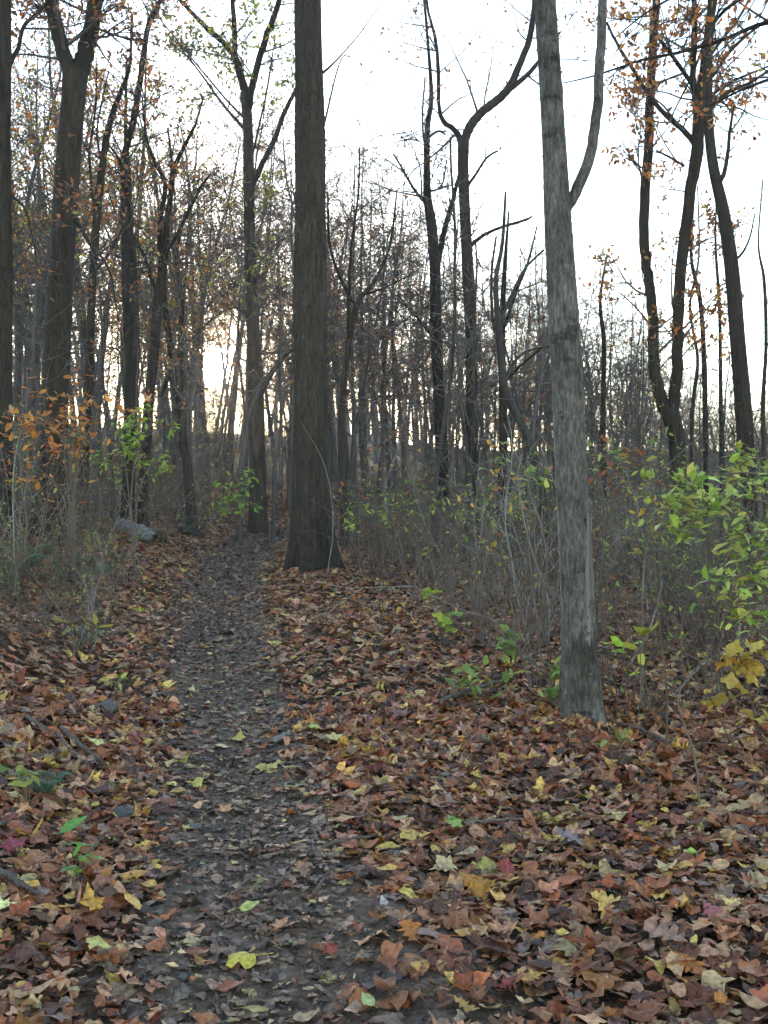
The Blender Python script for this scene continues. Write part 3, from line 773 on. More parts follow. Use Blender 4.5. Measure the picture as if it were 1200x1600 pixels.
# ------------------------------------------------------------------ the wood behind: prototypes
def gen_tree(seed, H, r, bole, nl, leaf, pal, detail=1.0, spread=1.0, lsize=0.1, far=False):
    rng = np.random.default_rng(seed)
    n = 16
    tp, tr_ = walk(rng, (0, 0, -0.15), (rng.normal() * .03, rng.normal() * .03, 1), H, r, .012, n, 0.04, 0.015)
    tr_[0] *= 1.35; tr_[1] *= 1.05
    tg, bg, tips = Geo(), Geo(), []
    s = catmull(np.column_stack([tp, tr_]), 1 if far else 2)
    tg.add(*tube(s[:, :3], s[:, 3], 5 if far else 8))
    for k in range(nl):
        t = bole + (0.97 - bole) * (k + rng.uniform(0, 1)) / nl
        f = t * (n - 1); i = min(int(f), n - 2); q = f - i
        p = tp[i] * (1 - q) + tp[i + 1] * q; rr = tr_[i] * (1 - q) + tr_[i + 1] * q
        a = math.radians(rng.uniform(32, 72)); az = k * 2.4 + rng.normal() * 0.5
        d = np.array([math.cos(az) * math.sin(a), math.sin(az) * math.sin(a), math.cos(a)])
        L = H * (0.11 + 0.22 * (1 - t)) * rng.uniform(0.7, 1.3) * spread
        lp, lr = walk(rng, p, d, L, min(rr * 0.5, 0.010 * L + .004), 0.004, far and 5 or 8, 0.19, 0.02)
        bg.add(*tube(lp, lr, far and 3 or 4))
        sprout(rng, bg, tips, lp, lr, ((2.0 * detail, .34 * L + .3, 50, 3 if far else 5, .12), (2.8 * detail, .17 * L + .2, 48, 2 if far else 4, .1)) + (() if far else ((5.0 * detail, .5, 48, 3, .1),)), sides=(3, 3, 3), up=0.02, minr=.016 if far else .009)
    # dead twigs on the bole
    sprout(rng, bg, [], tp[2:int(n * bole) + 2], tr_[2:int(n * bole) + 2] * 0.3, ((0.7, 0.9, 68, 5, 0), (2, .4, 45, 4, .2)), sides=(3, 3), up=0.0)
    cg = None
    if leaf > 0:
        cg = Geo()
        c0 = rng.uniform(-9, 9, (9, 3)); c0[:, 2] = rng.uniform(bole * H, H, 9)
        cl = lambda p: 0.25 + 1.9 * (np.sin(p[0] * 1.7 + seed) * np.sin(p[1] * 1.9 + 2 * seed) * np.sin(p[2] * 1.3) > -0.05)
        tip_leaves(rng, cg, tips, leaf, pal, lsize, 'flake' if far else 'tiny', cl)
        if not cg.n: cg = None
    return [tg, bg, cg]

PROTO = []
for k, (H, r, bole, nl, lf, pal, dt, spd) in enumerate([
        (17, .16, .32, 16, 2.4, RUST + GOLD, .8, 1.05), (18, .18, .36, 15, 2.3, RUST + OLIVE, .8, 1.05), (16, .13, .30, 17, 0.8, RUST, 1.0, 1.1),
        (17, .13, .38, 14, 1.8, OLIVE, .9, 1.0), (15, .12, .25, 17, 0.25, RUST, 1.05, 1.1), (17, .14, .34, 14, 2.2, GOLD + OLIVE, .8, 1.05),
        (14, .11, .22, 18, 0.35, RUST, 1.05, 1.1)]):
    tg, bg, cg = gen_tree(100 + k, H, r, bole, nl, lf, pal, dt, spd)
    PROTO.append((H, tg.mesh('trunk', M_BARK_FAR), bg.mesh('branches', M_BRANCH), cg.mesh('crown', M_FOLIAGE) if cg else None))
SMALLP = []
for k, (H, r, bole, nl, lf, pal) in enumerate([(7, .045, .18, 14, 0.0, RUST), (6, .035, .2, 12, 0.5, RUST), (8, .05, .25, 14, 0.6, GOLD), (6.5, .04, .15, 14, 0.0, RUST)]):
    tg, bg, cg = gen_tree(140 + k, H, r, bole, nl, lf, pal, 1.1, 1.1, 0.08)
    SMALLP.append((H, tg.mesh('trunk', M_BARK_FAR), bg.mesh('branches', M_BRANCH), cg.mesh('crown', M_FOLIAGE) if cg else None))

LACE = []
for k, (H, r, bole, nl, lf, dt, spd) in enumerate([(16, .14, .42, 20, .7, 1.15, 1.5), (15, .12, .45, 18, .45, 1.2, 1.6)]):
    tg, bg, cg = gen_tree(180 + k, H, r, bole, nl, lf, RUST, dt, spd, .09)
    LACE.append((H, tg.mesh('trunk', M_BARK_FAR), bg.mesh('branches', M_BRANCH), cg.mesh('crown', M_FOLIAGE)))

SKY_X = [-400, 0, 200, 350, 440, 500, 620, 680, 760, 850, 980, 1010, 1200, 1600]
SKY_Y = [-150, -60, 20, 180, 250, 225, 235, 380, 385, 390, 430, 520, 600, 640]
def ytop(px): return float(np.interp(px, SKY_X, SKY_Y))
ORD = ['first', 'second', 'third', 'fourth', 'fifth', 'sixth', 'seventh', 'eighth', 'ninth', 'tenth', 'eleventh', 'twelfth', 'thirteenth',
       'fourteenth', 'fifteenth', 'sixteenth', 'seventeenth', 'eighteenth', 'nineteenth', 'twentieth'] + ['twenty-' + q for q in ('first', 'second', 'third', 'fourth', 'fifth', 'sixth', 'seventh', 'eighth', 'ninth')]

def scatter(n, d0, d1, px0, px1, mind, rng, ok=None, power=1.0, gap=9):
    out = []; tries = 0
    while len(out) < n and tries < n * 80:
        tries += 1
        d = (rng.uniform(d0 ** power, d1 ** power)) ** (1 / power); px = rng.uniform(px0, px1)
        x = (px - 600) / F * d
        if abs(px - 335) < gap: continue                       # the gap that the low sun shines through
        if ok is not None and not ok(x, d, px): continue
        if any((x - a) ** 2 + (d - b) ** 2 < mind * mind for a, b, _ in out): continue
        out.append((x, d, px))
    return out

def rank_labels(items, make):
    """items: (px, d, ...); a label per item from its rank beside the closest landmark"""
    keys = sorted(LM)
    near = {}
    for i, it in enumerate(items):
        k = min(keys, key=lambda q: abs(q - it[0]))
        near.setdefault((k, 'right' if it[0] >= k else 'left', it[3]), []).append(i)
    labs = [None] * len(items)
    for (k, side, _), ids in near.items():
        ids.sort(key=lambda i: abs(items[i][0] - k))
        for r, i in enumerate(ids):
            labs[i] = make(items[i], ORD[min(r, 28)], side, LM[k])
    return labs

_CO = {}
def sun_blocked(V, x, y, gz, a, sx, sz, rad):
    c, n = math.cos(a), math.sin(a)
    X = x + (V[:, 0] * c - V[:, 1] * n) * sx; Y = y + (V[:, 0] * n + V[:, 1] * c) * sx; Z = gz + V[:, 2] * sz
    return int(np.sum((600 + F * X / Y - 335) ** 2 + (800 - F * (Z - EYE) / Y - 577) ** 2 < rad * rad))
def coords(*meshes):
    k = meshes[0].name
    if k not in _CO:
        out = []
        for me in meshes:
            if me is None: continue
            a = np.empty(len(me.vertices) * 3, np.float32); me.vertices.foreach_get('co', a); out.append(a.reshape(-1, 3))
        _CO[k] = np.concatenate(out)
    return _CO[k]

def copy_tree(name, proto, x, y, H, label, cat, group, rng):
    h0, mt, mb, mc = proto
    s = H / h0; sc = rng.uniform(0.9, 1.25); gz = float(height(x, y))
    rz = rng.uniform(0, 6.28)
    if abs(600 + F * x / y - 335) < 260:        # turn the tree so that its branches leave the low sun free
        V = coords(mb, mt, mc)
        rz = min((rng.uniform(0, 6.28) for _ in range(14)), key=lambda a: sun_blocked(V, x, y, gz, a, s * sc, s, 16))
        if sun_blocked(V, x, y, gz, rz, s * sc, s, 13) > 8: s = max((EYE + (800 - 596) / F * y - gz) / h0 / 1.02, .12)
    root = thing(name, (x, y, gz), label, cat, group, rz, s)
    root.scale = (s * sc, s * sc, s)
    obj('trunk', mt, root); tag(obj('branches', mb, root), kind='stuff')
    if mc is not None: tag(obj('crown', mc, root), kind='stuff')
    return root

rs = np.random.default_rng(77)
def clear_path(x, y, px): return abs(x - path_x(y)) > path_w(y) + 0.9 or y > 34
stand = scatter(92, 22, 46, -60, 1260, 1.0, rs, lambda x, y, px: clear_path(x, y, px) and (px < 980 or y > 26))
stand += scatter(12, 24, 48, -80, 470, 1.0, rs, clear_path)
LOOK = ['rusty-leaved', 'leafy-topped brown', 'fine-twigged', 'olive-tinged', 'bare', 'golden-leaved', 'twiggy bare']
items = []
for x, y, px in stand:
    wl_ = [3, 2.5, 1.5, 1.5, 1.2, 1.8, 1] if px < 430 else [1.0, .5, 2.5, .5, 2.5, .3, 2.5]
    k = int(rs.choice(7, p=np.array(wl_) / sum(wl_)))
    items.append((px, y, x, k))
labs = rank_labels(items, lambda it, o, side, lm: f'{o} {LOOK[it[3]]} background trunk {side} of {lm}')
for (px, y, x, k), lab in zip(items, labs):
    H = ((EYE + (800 - ytop(px)) / F * y) - float(height(x, y))) * rs.uniform(.68, 1.12)
    copy_tree('tree', PROTO[k], x, y, float(np.clip(H, 5.5, 20)), lab, 'tree', 'trunks of the wood behind', rs)

sap = scatter(24, 26, 44, 250, 470, 0.6, rs, lambda x, y, px: True, gap=-99) + scatter(66, 13, 32, -60, 1260, 0.9, rs, lambda x, y, px: clear_path(x, y, px) and (x > 0.6 or x < -4.2))
items = [(px, y, x, int(rs.integers(4))) for x, y, px in sap]
SL = ['bare twiggy', 'thin rusty-leaved', 'yellow-flecked', 'bushy bare']
labs = rank_labels(items, lambda it, o, side, lm: f'{o} {SL[it[3]]} young tree {side} of {lm}')
for (px, y, x, k), lab in zip(items, labs):
    copy_tree('sapling', SMALLP[k], x, y, float(rs.uniform(2.8, 6.5) * (0.8 if px > 950 else 1)) if y < 26 or abs(px - 335) > 140 else float(rs.uniform(2.5, 4.5)), lab, 'sapling', 'young trees in the brush', rs)

for q, (px, d, yt, lab) in enumerate([(545, 33, 212, 'tall tree with a round lacy crown just right of the thick ridged trunk'), (592, 37, 225, 'round-crowned lacy tree behind, second right of the thick ridged trunk'),
                                      (632, 41, 262, 'lacy-crowned tree left of the slim crooked trunk'), (705, 36, 372, 'lower lacy tree between the slim crooked trunk and the arching-limbed tree'),
                                      (765, 34, 375, 'fine-twigged round tree right of the arching-limbed tree'), (822, 38, 392, 'fine-twigged tree close left of the smooth grey trunk'),
                                      (925, 40, 385, 'lone round-topped lacy tree right of the smooth grey trunk'), (965, 44, 425, 'lower lacy tree second right of the smooth grey trunk'),
                                      (430, 36, 285, 'lacy tree between the fan-limbed tree and the thick ridged trunk'), (1010, 46, 525, 'low lacy tree behind the two-stemmed tree'),
                                      (292, 40, 150, 'tall lacy tree rising left of the low sun'), (374, 42, 190, 'tall lacy tree rising between the low sun and the fan-limbed tree'),
                                      (318, 47, 215, 'lacy tree behind, close left above the low sun'), (352, 50, 240, 'lacy tree behind, close right above the low sun')]):
    x = (px - 600) / F * d
    copy_tree('tree', LACE[q % 2], x, d, EYE + (800 - yt) / F * d - float(height(x, d)), lab, 'tree', None, rs)

# young trees standing below the low sun
low = [(d, px) for d, px in ((31, 322), (34, 346), (37, 333), (41, 318), (44, 342), (48, 329), (53, 338), (36, 358), (58, 324))]
for q, (d, px) in enumerate(low):
    x = (px - 600) / F * d
    H = EYE + (800 - 597 - 9 * (q % 3)) / F * d - float(height(x, d))
    copy_tree('sapling', SMALLP[q % 4], x, d, H, f'{ORD[q]} nearest low young tree under the sun gap', 'sapling', 'young trees under the sun gap', rs)

# the far wood, one mass
def forest_mass():
    rng = np.random.default_rng(9)
    sm = [gen_tree(160 + k, 16, .12 + .03 * (k % 2), .16, 15, lf, pal, 0.85, 0.9, 0.2, True) for k, (lf, pal) in enumerate([(.9, RUST), (0.6, RUST + GOLD), (0.2, RUST), (.9, RUST + OLIVE)])]
    tw, cr = Geo(), Geo()
    base = []
    for tg, bg, cg in sm:
        V = np.concatenate(tg.V + bg.V); Q = np.concatenate(tg.Q + [q + tg.n for q in bg.Q])
        base.append((V, Q, (np.concatenate(cg.V), np.concatenate(cg.Q) if cg.Q else None, np.concatenate(cg.T) if cg.T else None, np.concatenate(cg.C), np.concatenate(cg.U)) if cg else None))
    for x, y, px in scatter(430, 46, 140, -150, 1350, 0.7, rng, None, 1.2, gap=-99):
        if px < 430 and rng.uniform() < .42: continue
        V, Q, c = base[int(rng.integers(4))]
        gz = float(height(x, y))
        H = np.clip((EYE + (800 - ytop(px)) / F * y - gz) * rng.uniform(.5, 1.05), 5, 24)
        s = H / 16.0; a = rng.uniform(0, 6.28)
        if abs(px - 335) < 120:
            VV = V if c is None else np.concatenate([V, c[0]])
            a = min((rng.uniform(0, 6.28) for _ in range(8)), key=lambda q: sun_blocked(VV, x, y, gz, q, max(s, .75), s, 16))
            if sun_blocked(VV, x, y, gz, a, max(s, .75), s, 13) > 5:      # a lower tree, so that the sun stands clear above it
                s = max((EYE + (800 - 594) / F * y - gz) / 16.3, .12)
        M = np.array([[math.cos(a), -math.sin(a), 0], [math.sin(a), math.cos(a), 0], [0, 0, 1]])
        sc = np.array([max(s, .75), max(s, .75), s])
        tw.add((V * sc) @ M.T + [x, y, gz], Q)
        if c is not None: cr.add((c[0] * sc) @ M.T + [x, y, gz], c[1], c[2], c[3], c[4])
    o = tag(obj('forest', tw.mesh('forest', M_BARK_FAR)), 'distant mass of bare grey trunks and branches closing the view', 'forest', kind='stuff')
    tag(obj('foliage', cr.mesh('foliage', M_FOLIAGE), o), kind='stuff')
forest_mass()

# ------------------------------------------------------------------ brush
def gen_shrub(seed, H, nst, r, leaf, pal, lsize, arch=0.16, kind='small', dens=1.0, lean=0.55):
    rng = np.random.default_rng(seed)
    g, tips = Geo(), []
    for k in range(nst):
        a = rng.uniform(0, 6.28); t = abs(rng.normal()) * lean * 0.6 + 0.08
        d = np.array([math.cos(a) * t, math.sin(a) * t, 1.0])
        L = H * rng.uniform(0.6, 1.2)
        p, rr = walk(rng, (math.cos(a) * rng.uniform(0, .25), math.sin(a) * rng.uniform(0, .25), -0.04), d, L, r * rng.uniform(.6, 1.4), 0.002, 10, arch, -0.03)
        g.add(*tube(p, rr, 4))
        sprout(rng, g, tips, p, rr, ((2.8 * dens, .36 * H, 46, 5, .15), (3.4 * dens, .17 * H, 44, 4, .1)), sides=(3, 3), up=0.01, minr=.0028)
    lg = None
    if leaf > 0:
        lg = Geo()
        if not tip_leaves(rng, lg, tips, leaf, pal, lsize, kind, None, 0.35, 0.02, 0.9): lg = None
    return g, lg
SHR = []
for k, (H, n, r, lf, pal, ls, mat, look) in enumerate([
        (1.5, 11, .009, 0.0, GREEN, .05, M_TWIG, 'bare purplish-grey twig tangle'), (1.3, 12, .007, 0.05, RUST, .05, M_TWIG, 'bare low thicket'),
        (1.6, 10, .008, 0.9, GREEN, .06, M_TWIG, 'green-flecked twiggy shrub'), (1.4, 9, .007, 1.8, GREEN, .06, M_TWIG, 'light green leafy shrub'),
        (1.5, 10, .008, 0.6, RUST, .07, M_TWIG, 'rust-flecked twiggy shrub'), (1.9, 8, .009, 0.5, GOLD, .06, M_PALE, 'pale-stemmed yellow-leaved shrub'),
        (1.0, 12, .006, 0.4, GREEN, .05, M_TWIG, 'fine dark low shrub')]):
    g, lg = gen_shrub(200 + k, H, n, r, lf, pal, ls)
    SHR.append((H, g.mesh('stems', mat), lg.mesh('foliage', M_FOLIAGE) if lg else None, look))

def brush_ok_right(x, y, px):
    return x > np.interp(y, [4, 4.7, 5.7, 7.2, 9, 14.4, 20, 30], [2.2, 1.85, 1.4, .9, .55, -.35, -.9, .5])
def brush_ok_left(x, y, px):
    if y < 17.5 and 175 < px < 262: return False
    return x < path_x(y) - np.interp(y, [7, 9, 12, 16, 22, 30], [1.9, 1.5, 1.3, 1.4, 1.3, 1.2])
br = scatter(212, 6.0, 24, 520, 1290, 0.36, rs, brush_ok_right, 1.15)
bl = scatter(104, 11.6, 26, -90, 420, 0.45, rs, brush_ok_left, 1.15)
bn = scatter(34, 7.2, 11.6, -60, 230, 0.35, rs, lambda x, y, px: x < path_x(y) - 1.05)
items = []
for x, y, px in br + bl + bn:
    wl_ = [2.4, 2.4, 2.8, 2.4, 1.0, 1.3, 2] if px > 500 else [1.6, 1.6, 2.6, 2.2, 1.8, .9, 1.6]
    if y < 8: wl_ = [2, 2, 1.4, .8, .5, .4, 3]
    items.append((px, y, x, int(rs.choice(7, p=np.array(wl_) / sum(wl_)))))
labs = rank_labels(items, lambda it, o, side, lm: f'{o} {SHR[it[3]][3]} {side} of {lm}')
for (px, y, x, k), lab in zip(items, labs):
    H, ms, ml, _ = SHR[k]
    s = float(rs.uniform(0.7, 1.15) * ((0.42 if px < 420 else 0.8) if y < 8 else (0.5 if px < 420 and y < 11.6 else 1.0)))
    root = thing('shrub', (x, y, float(height(x, y))), lab, 'shrub', 'brush beside the path', rs.uniform(0, 6.28), s)
    tag(obj('stems', ms, root), kind='stuff')
    if ml is not None: tag(obj('foliage', ml, root), kind='stuff')

def far_brush():
    rng = np.random.default_rng(31)
    tw, fo = Geo(), Geo()
    base = []
    for k in range(4):
        g, lg = gen_shrub(230 + k, 2.4, 6, .009, [0, .5, .4, .25][k], [RUST, GREEN, OLIVE, RUST][k], .11, dens=.55, kind='flake')
        base.append((np.concatenate(g.V), np.concatenate(g.Q), (np.concatenate(lg.V), np.concatenate(lg.Q), np.concatenate(lg.C), np.concatenate(lg.U)) if lg else None))
    for x, y, px in scatter(340, 21, 85, -150, 1350, 0.5, rng, lambda x, y, px: abs(x - path_x(y)) > 1.4 or y > 36, 1.2, gap=-99):
        V, Q, c = base[int(rng.integers(4))]
        a = rng.uniform(0, 6.28); s = rng.uniform(.7, 1.3) * (1 + (y - 20) / 80)
        M = np.array([[math.cos(a), -math.sin(a), 0], [math.sin(a), math.cos(a), 0], [0, 0, 1]]) * s
        o = [x, y, float(height(x, y))]
        tw.add(V @ M.T + o, Q)
        if c is not None: fo.add(c[0] @ M.T + o, c[1], None, c[2], c[3])
    o = tag(obj('undergrowth', tw.mesh('undergrowth', M_TWIG)), 'distant tangle of brush between the far trunks', 'undergrowth', kind='stuff')
    tag(obj('foliage', fo.mesh('foliage', M_FOLIAGE), o), kind='stuff')
far_brush()

# ------------------------------------------------------------------ shrubs close enough to show every leaf
RL = np.random.default_rng(55)
LEAFOBJ = {}
for kind in ('small', 'beech', 'maple', 'oak', 'tulip', 'lance'):
    LEAFOBJ[kind] = [leaf_mesh('leaf', kind, M_FOLIAGE_OBJ, RL, 0.35, 0.18) for _ in range(4)]
def euler_for(nrm, yaw):
    from mathutils import Matrix
    M = rot_from(np.array([nrm], float), np.array([yaw]))[0]
    return Matrix(M.tolist()).to_euler()

def leafy(name, label, cat, base, stems, pal, kind, size, nleaf, mat=M_TWIG, r=0.006, twig=(2.5, .28), seed=1, spread=0.03, lo=0.3, droop=0.8, only_tips=True, zmin=None, extra=0):
    """stems: lists of points; every leaf an object of its own"""
    rng = np.random.default_rng(seed)
    base = np.asarray(base, float)
    root = thing(name, base, label, cat)
    g, tips = Geo(), []
    for st in stems:
        c = catmull(np.asarray(st, float) - base, 5)
        rr = np.linspace(r, r * 0.3, len(c))
        g.add(*tube(c, rr, 5))
        tips.append(c[int(len(c) * .5):])
        sprout(rng, g, tips, c, rr, ((twig[0], twig[1], 48, 5, lo), (3.5, twig[1] * .45, 42, 4, .2)), sides=(4, 3), up=0.0)
    tag(obj('stems', g.mesh('stems', mat), root), kind='stuff')
    for k in range(nleaf):
        b = tips[int(rng.integers(len(tips)))]
        f = rng.uniform(0.15, 1) * (len(b) - 1); i = min(int(f), len(b) - 2); q = f - i
        p = b[i] * (1 - q) + b[i + 1] * q + rng.normal(size=3) * spread
        nrm = rng.normal(size=3) * 0.55; nrm[2] = abs(nrm[2]) + droop
        obj('leaf', LEAFOBJ[kind][int(rng.integers(4))], root, p, euler_for(nrm, rng.uniform(0, 6.28)), float(size * rng.uniform(.6, 1.25)), pick(rng, pal, 1, .2)[0])
    if extra:
        lg = Geo()
        tip_leaves(rng, lg, tips, extra / len(tips), pal, size * .8, 'small', None, .35, .02, droop)
        tag(obj('foliage', lg.mesh('foliage', M_FOLIAGE), root), kind='stuff')
    return root

def pxs(d, *pts): return [P(x, y, d + dd) for x, y, dd in pts]
# the green shrub at the right edge
b0 = G(3.05, 5.9)
leafy('shrub', 'shrub full of fresh green leaves reaching in at the right edge', 'shrub', b0, [
    [b0, P(1290, 900, 5.8), P(1230, 800, 5.6), P(1150, 780, 5.5), P(1080, 800, 5.4), P(1030, 825, 5.3)],
    [b0, P(1300, 880, 5.9), P(1250, 770, 5.9), P(1180, 740, 5.8), P(1100, 745, 5.8), P(1060, 760, 5.7)],
    [b0, P(1320, 850, 6.1), P(1260, 730, 6.1), P(1200, 715, 6.2), P(1150, 725, 6.2)],
    [b0, P(1290, 980, 5.6), P(1220, 920, 5.5), P(1170, 915, 5.4), P(1125, 945, 5.3)],
    [b0, P(1300, 960, 6.0), P(1240, 870, 6.1), P(1170, 880, 6.2), P(1120, 890, 6.2)],
    [b0, P(1290, 940, 5.7), P(1240, 850, 5.5), P(1190, 830, 5.4), P(1140, 850, 5.3)],
    [b0, P(1300, 1010, 5.6), P(1240, 960, 5.5), P(1190, 950, 5.4), P(1150, 975, 5.3)], [b0, P(1320, 900, 5.8), P(1270, 790, 5.7), P(1215, 760, 5.6), P(1160, 750, 5.5)]],
    [(158, 174, 72, 3), (188, 192, 106, 2.5), (124, 150, 54, 2), (192, 180, 84, 1)], 'small', 0.082, 299, r=0.010, twig=(5, .28), seed=61, lo=.5, droop=1.5, extra=230)
b1 = G(2.15, 5.3)
leafy('shrub', 'small shrub with broad yellow leaves low at the right edge', 'shrub', b1, [
    [b1, P(1190, 1150, 5.2), P(1165, 1060, 5.15), P(1140, 1020, 5.1)], [b1, P(1200, 1120, 5.3), P(1180, 1040, 5.3), P(1185, 1015, 5.3)],
    [b1, P(1160, 1180, 5.1), P(1120, 1110, 5.0), P(1105, 1080, 4.95)], [b1, P(1215, 1120, 5.4), P(1215, 1050, 5.4)]],
    [(190, 158, 62, 3), (200, 170, 84, 2), (178, 132, 46, 1)], 'tulip', 0.08, 64, r=.005, twig=(3, .16), seed=62)
b2 = G(0.98, 6.6)
leafy('shrub', 'low green-leaved shrub at the left foot of the smooth grey trunk', 'shrub', b2, [
    [b2, P(835, 1060, 6.5), P(870, 1050, 6.3), P(890, 1065, 6.2)], [b2, P(800, 1060, 6.5), P(760, 1050, 6.4), P(710, 1040, 6.4)],
    [b2, P(830, 1080, 6.4), P(850, 1090, 6.3), P(868, 1085, 6.2)], [b2, P(790, 1090, 6.3), P(750, 1085, 6.3), P(725, 1065, 6.3)], [b2, P(820, 1030, 6.7), P(800, 1010, 6.8), P(760, 1010, 6.8)]],
    GREEN, 'small', 0.085, 130, r=.006, twig=(4, .2), seed=63)
b3 = G(0.52, 8.6)
leafy('plant', 'small upright plant with a few bright yellow-green leaves by the brush', 'plant', b3, [
    [b3, P(690, 990, 8.6), P(672, 940, 8.6), P(668, 925, 8.6)], [b3, P(700, 985, 8.5), P(690, 965, 8.5)], [b3, P(705, 980, 8.7), P(705, 955, 8.7)]],
    [(168, 182, 60, 2), (150, 170, 62, 2)], 'tulip', 0.12, 13, r=.004, twig=(1, .08), seed=64, droop=1.2)
b4 = G(1.62, 6.1)
leafy('sapling', 'thin dark sapling with large yellow-green leaves right of the smooth grey trunk', 'sapling', b4, [
    [b4, P(1003, 1100, 6.0), P(1000, 1010, 5.95), P(992, 985, 5.9)], [b4, P(1005, 1080, 6.0), P(975, 1010, 5.9), P(962, 998, 5.85)], [b4, P(1008, 1060, 6.1), P(1012, 1040, 6.1)],
    [P(1005, 1120, 6.05), P(1005, 900, 6.2), P(1020, 800, 6.3), P(1015, 700, 6.3)]],
    [(172, 176, 66, 2), (184, 170, 74, 1), (150, 168, 62, 2)], 'beech', 0.12, 17, r=.006, twig=(.8, .2), seed=65)
b5 = P(118, 905, 10.5); b5[2] = float(height(b5[0], b5[1]))
leafy('sapling', 'young tree covered in orange leaves above the brush on the left bank', 'sapling', b5, [
    [b5, P(110, 800, 10.4), P(100, 700, 10.3), P(105, 640, 10.2), P(120, 600, 10.2)], [b5, P(112, 760, 10.5), P(80, 690, 10.5), P(60, 660, 10.6), P(20, 680, 10.6)], [b5, P(100, 780, 10.6), P(50, 720, 10.7), P(10, 640, 10.8)],
    [b5, P(118, 740, 10.4), P(140, 670, 10.3), P(160, 645, 10.2), P(175, 640, 10.2)], [b5, P(110, 720, 10.3), P(70, 640, 10.2), P(75, 605, 10.1)], [b5, P(115, 780, 10.6), P(130, 690, 10.7), P(135, 620, 10.8)]],
    ORANGE, 'beech', 0.085, 299, r=.011, twig=(4.2, .55), seed=66, lo=.3, spread=.09)
b6 = P(210, 850, 13.0); b6[2] = float(height(b6[0], b6[1]))
leafy('sapling', 'young tree with yellow-green leaves right of the orange one', 'sapling', b6, [
    [b6, P(205, 780, 13), P(215, 700, 13), P(240, 660, 12.9), P(262, 655, 12.8)], [b6, P(200, 760, 13.1), P(190, 690, 13.1), P(180, 620, 13)], [b6, P(215, 780, 13), P(240, 720, 13), P(268, 705, 13)],
    [b6, P(205, 800, 13.2), P(170, 740, 13.2), P(155, 690, 13.2)]],
    [(142, 168, 52, 3), (164, 176, 60, 2), (112, 140, 50, 1)], 'small', 0.085, 280, r=.010, twig=(4, .5), seed=67, lo=.35)
b7 = G(-3.0, 19.5)
leafy('shrub', 'bright green shrub glowing in the backlight beside the path bend', 'shrub', b7, [
    [b7, P(355, 780, 19.4), P(348, 760, 19.3)], [b7, P(370, 770, 19.5), P(378, 740, 19.5)], [b7, P(385, 790, 19.2), P(405, 800, 19.1)], [b7, P(340, 800, 19.6), P(335, 770, 19.6)]],
    [(150, 182, 52, 2), (124, 160, 50, 2)], 'small', 0.12, 130, r=.008, twig=(3, .5), seed=68, lo=.2)
for k, (px, d, y0, y1, n, lab) in enumerate([(600, 12.5, 760, 850, 60, 'leafy green shrub top showing midway between the ridged and the crooked trunk'),
                                             (760, 12.0, 770, 850, 70, 'green-leaved shrub below the tree with the arching limb'),
                                             (850, 8.6, 715, 800, 55, 'bright green sprig at the left side of the smooth grey trunk'),
                                             (930, 9.0, 690, 760, 24, 'few bright green leaves just right of the smooth grey trunk'),
                                             (1000, 9.5, 790, 900, 70, 'thin shrub with mixed yellow and green leaves between grey trunk and green bush'),
                                             (960, 10.5, 680, 800, 60, 'thin shrub with hanging rusty brown leaves right of the smooth grey trunk')]):
    x = (px - 600) / F * d; bb = G(x, d)
    rr = np.random.default_rng(300 + k)
    st = [[bb, P(px + rr.normal() * 12, (y1 + 40), d + rr.normal() * .1), P(px + rr.normal() * 28, (y0 + y1) / 2, d + rr.normal() * .25), P(px + rr.normal() * 45, y0 + rr.uniform(0, 30), d + rr.normal() * .3)] for _ in range(5)]
    pal = [GREEN, GREEN, GREEN, GREEN, GREEN + GOLD, [(150, 92, 50, 2), (124, 72, 48, 2), (190, 140, 50, .6)]][k]
    leafy('shrub', lab, 'shrub', bb, st, pal, 'small', 0.085 if k < 5 else .1, n, r=.006, twig=(2.6, .3), seed=310 + k, lo=.45)

# green seedlings low in the left foreground
for k, (px, py, dd, hh, n, sz, kind, pal, lab) in enumerate([
        (45, 1270, 0, .22, 9, .085, 'small', GREEN, 'light green seedling by the left picture edge'),
        (110, 1400, 0, .20, 8, .10, 'lance', [(116, 170, 80, 2), (150, 180, 70, 1)], 'seedling with long pointed green leaves at the lower left'),
        (190, 1090, 0, .14, 9, .06, 'small', GREEN, 'small green seedling at the left edge of the path'),
        (120, 1020, 0, .30, 10, .11, 'lance', [(176, 160, 62, 2), (164, 150, 74, 1)], 'seedling with drooping yellow leaves on the left bank'),
        (225, 965, 0, .12, 9, .07, 'small', [(176, 186, 50, 1)], 'tiny yellow-green seedling beside the path on the left'),
        (960, 1190, 0, .14, 5, .07, 'small', GREEN, 'little green seedling in front of the smooth grey trunk'),
        (180, 880, 0, .4, 16, .10, 'small', [(140, 160, 56, 1)], 'low yellow-green plant on the bank below the log')]):
    b = ground_at(px, py); rr = np.random.default_rng(400 + k)
    st = []
    for q in range(4):
        t = rr.uniform(-.55, .55, 2)
        st.append([b - [0, 0, .02], b + [t[0] * hh * .5, t[1] * hh * .5, hh * .55], b + [t[0] * hh * 1.3, t[1] * hh * 1.3, hh * rr.uniform(.75, 1.1)]])
    leafy('seedling', lab, 'seedling', b, st, pal, kind, sz, n, r=.003, twig=(0, .1), seed=410 + k, spread=.012)

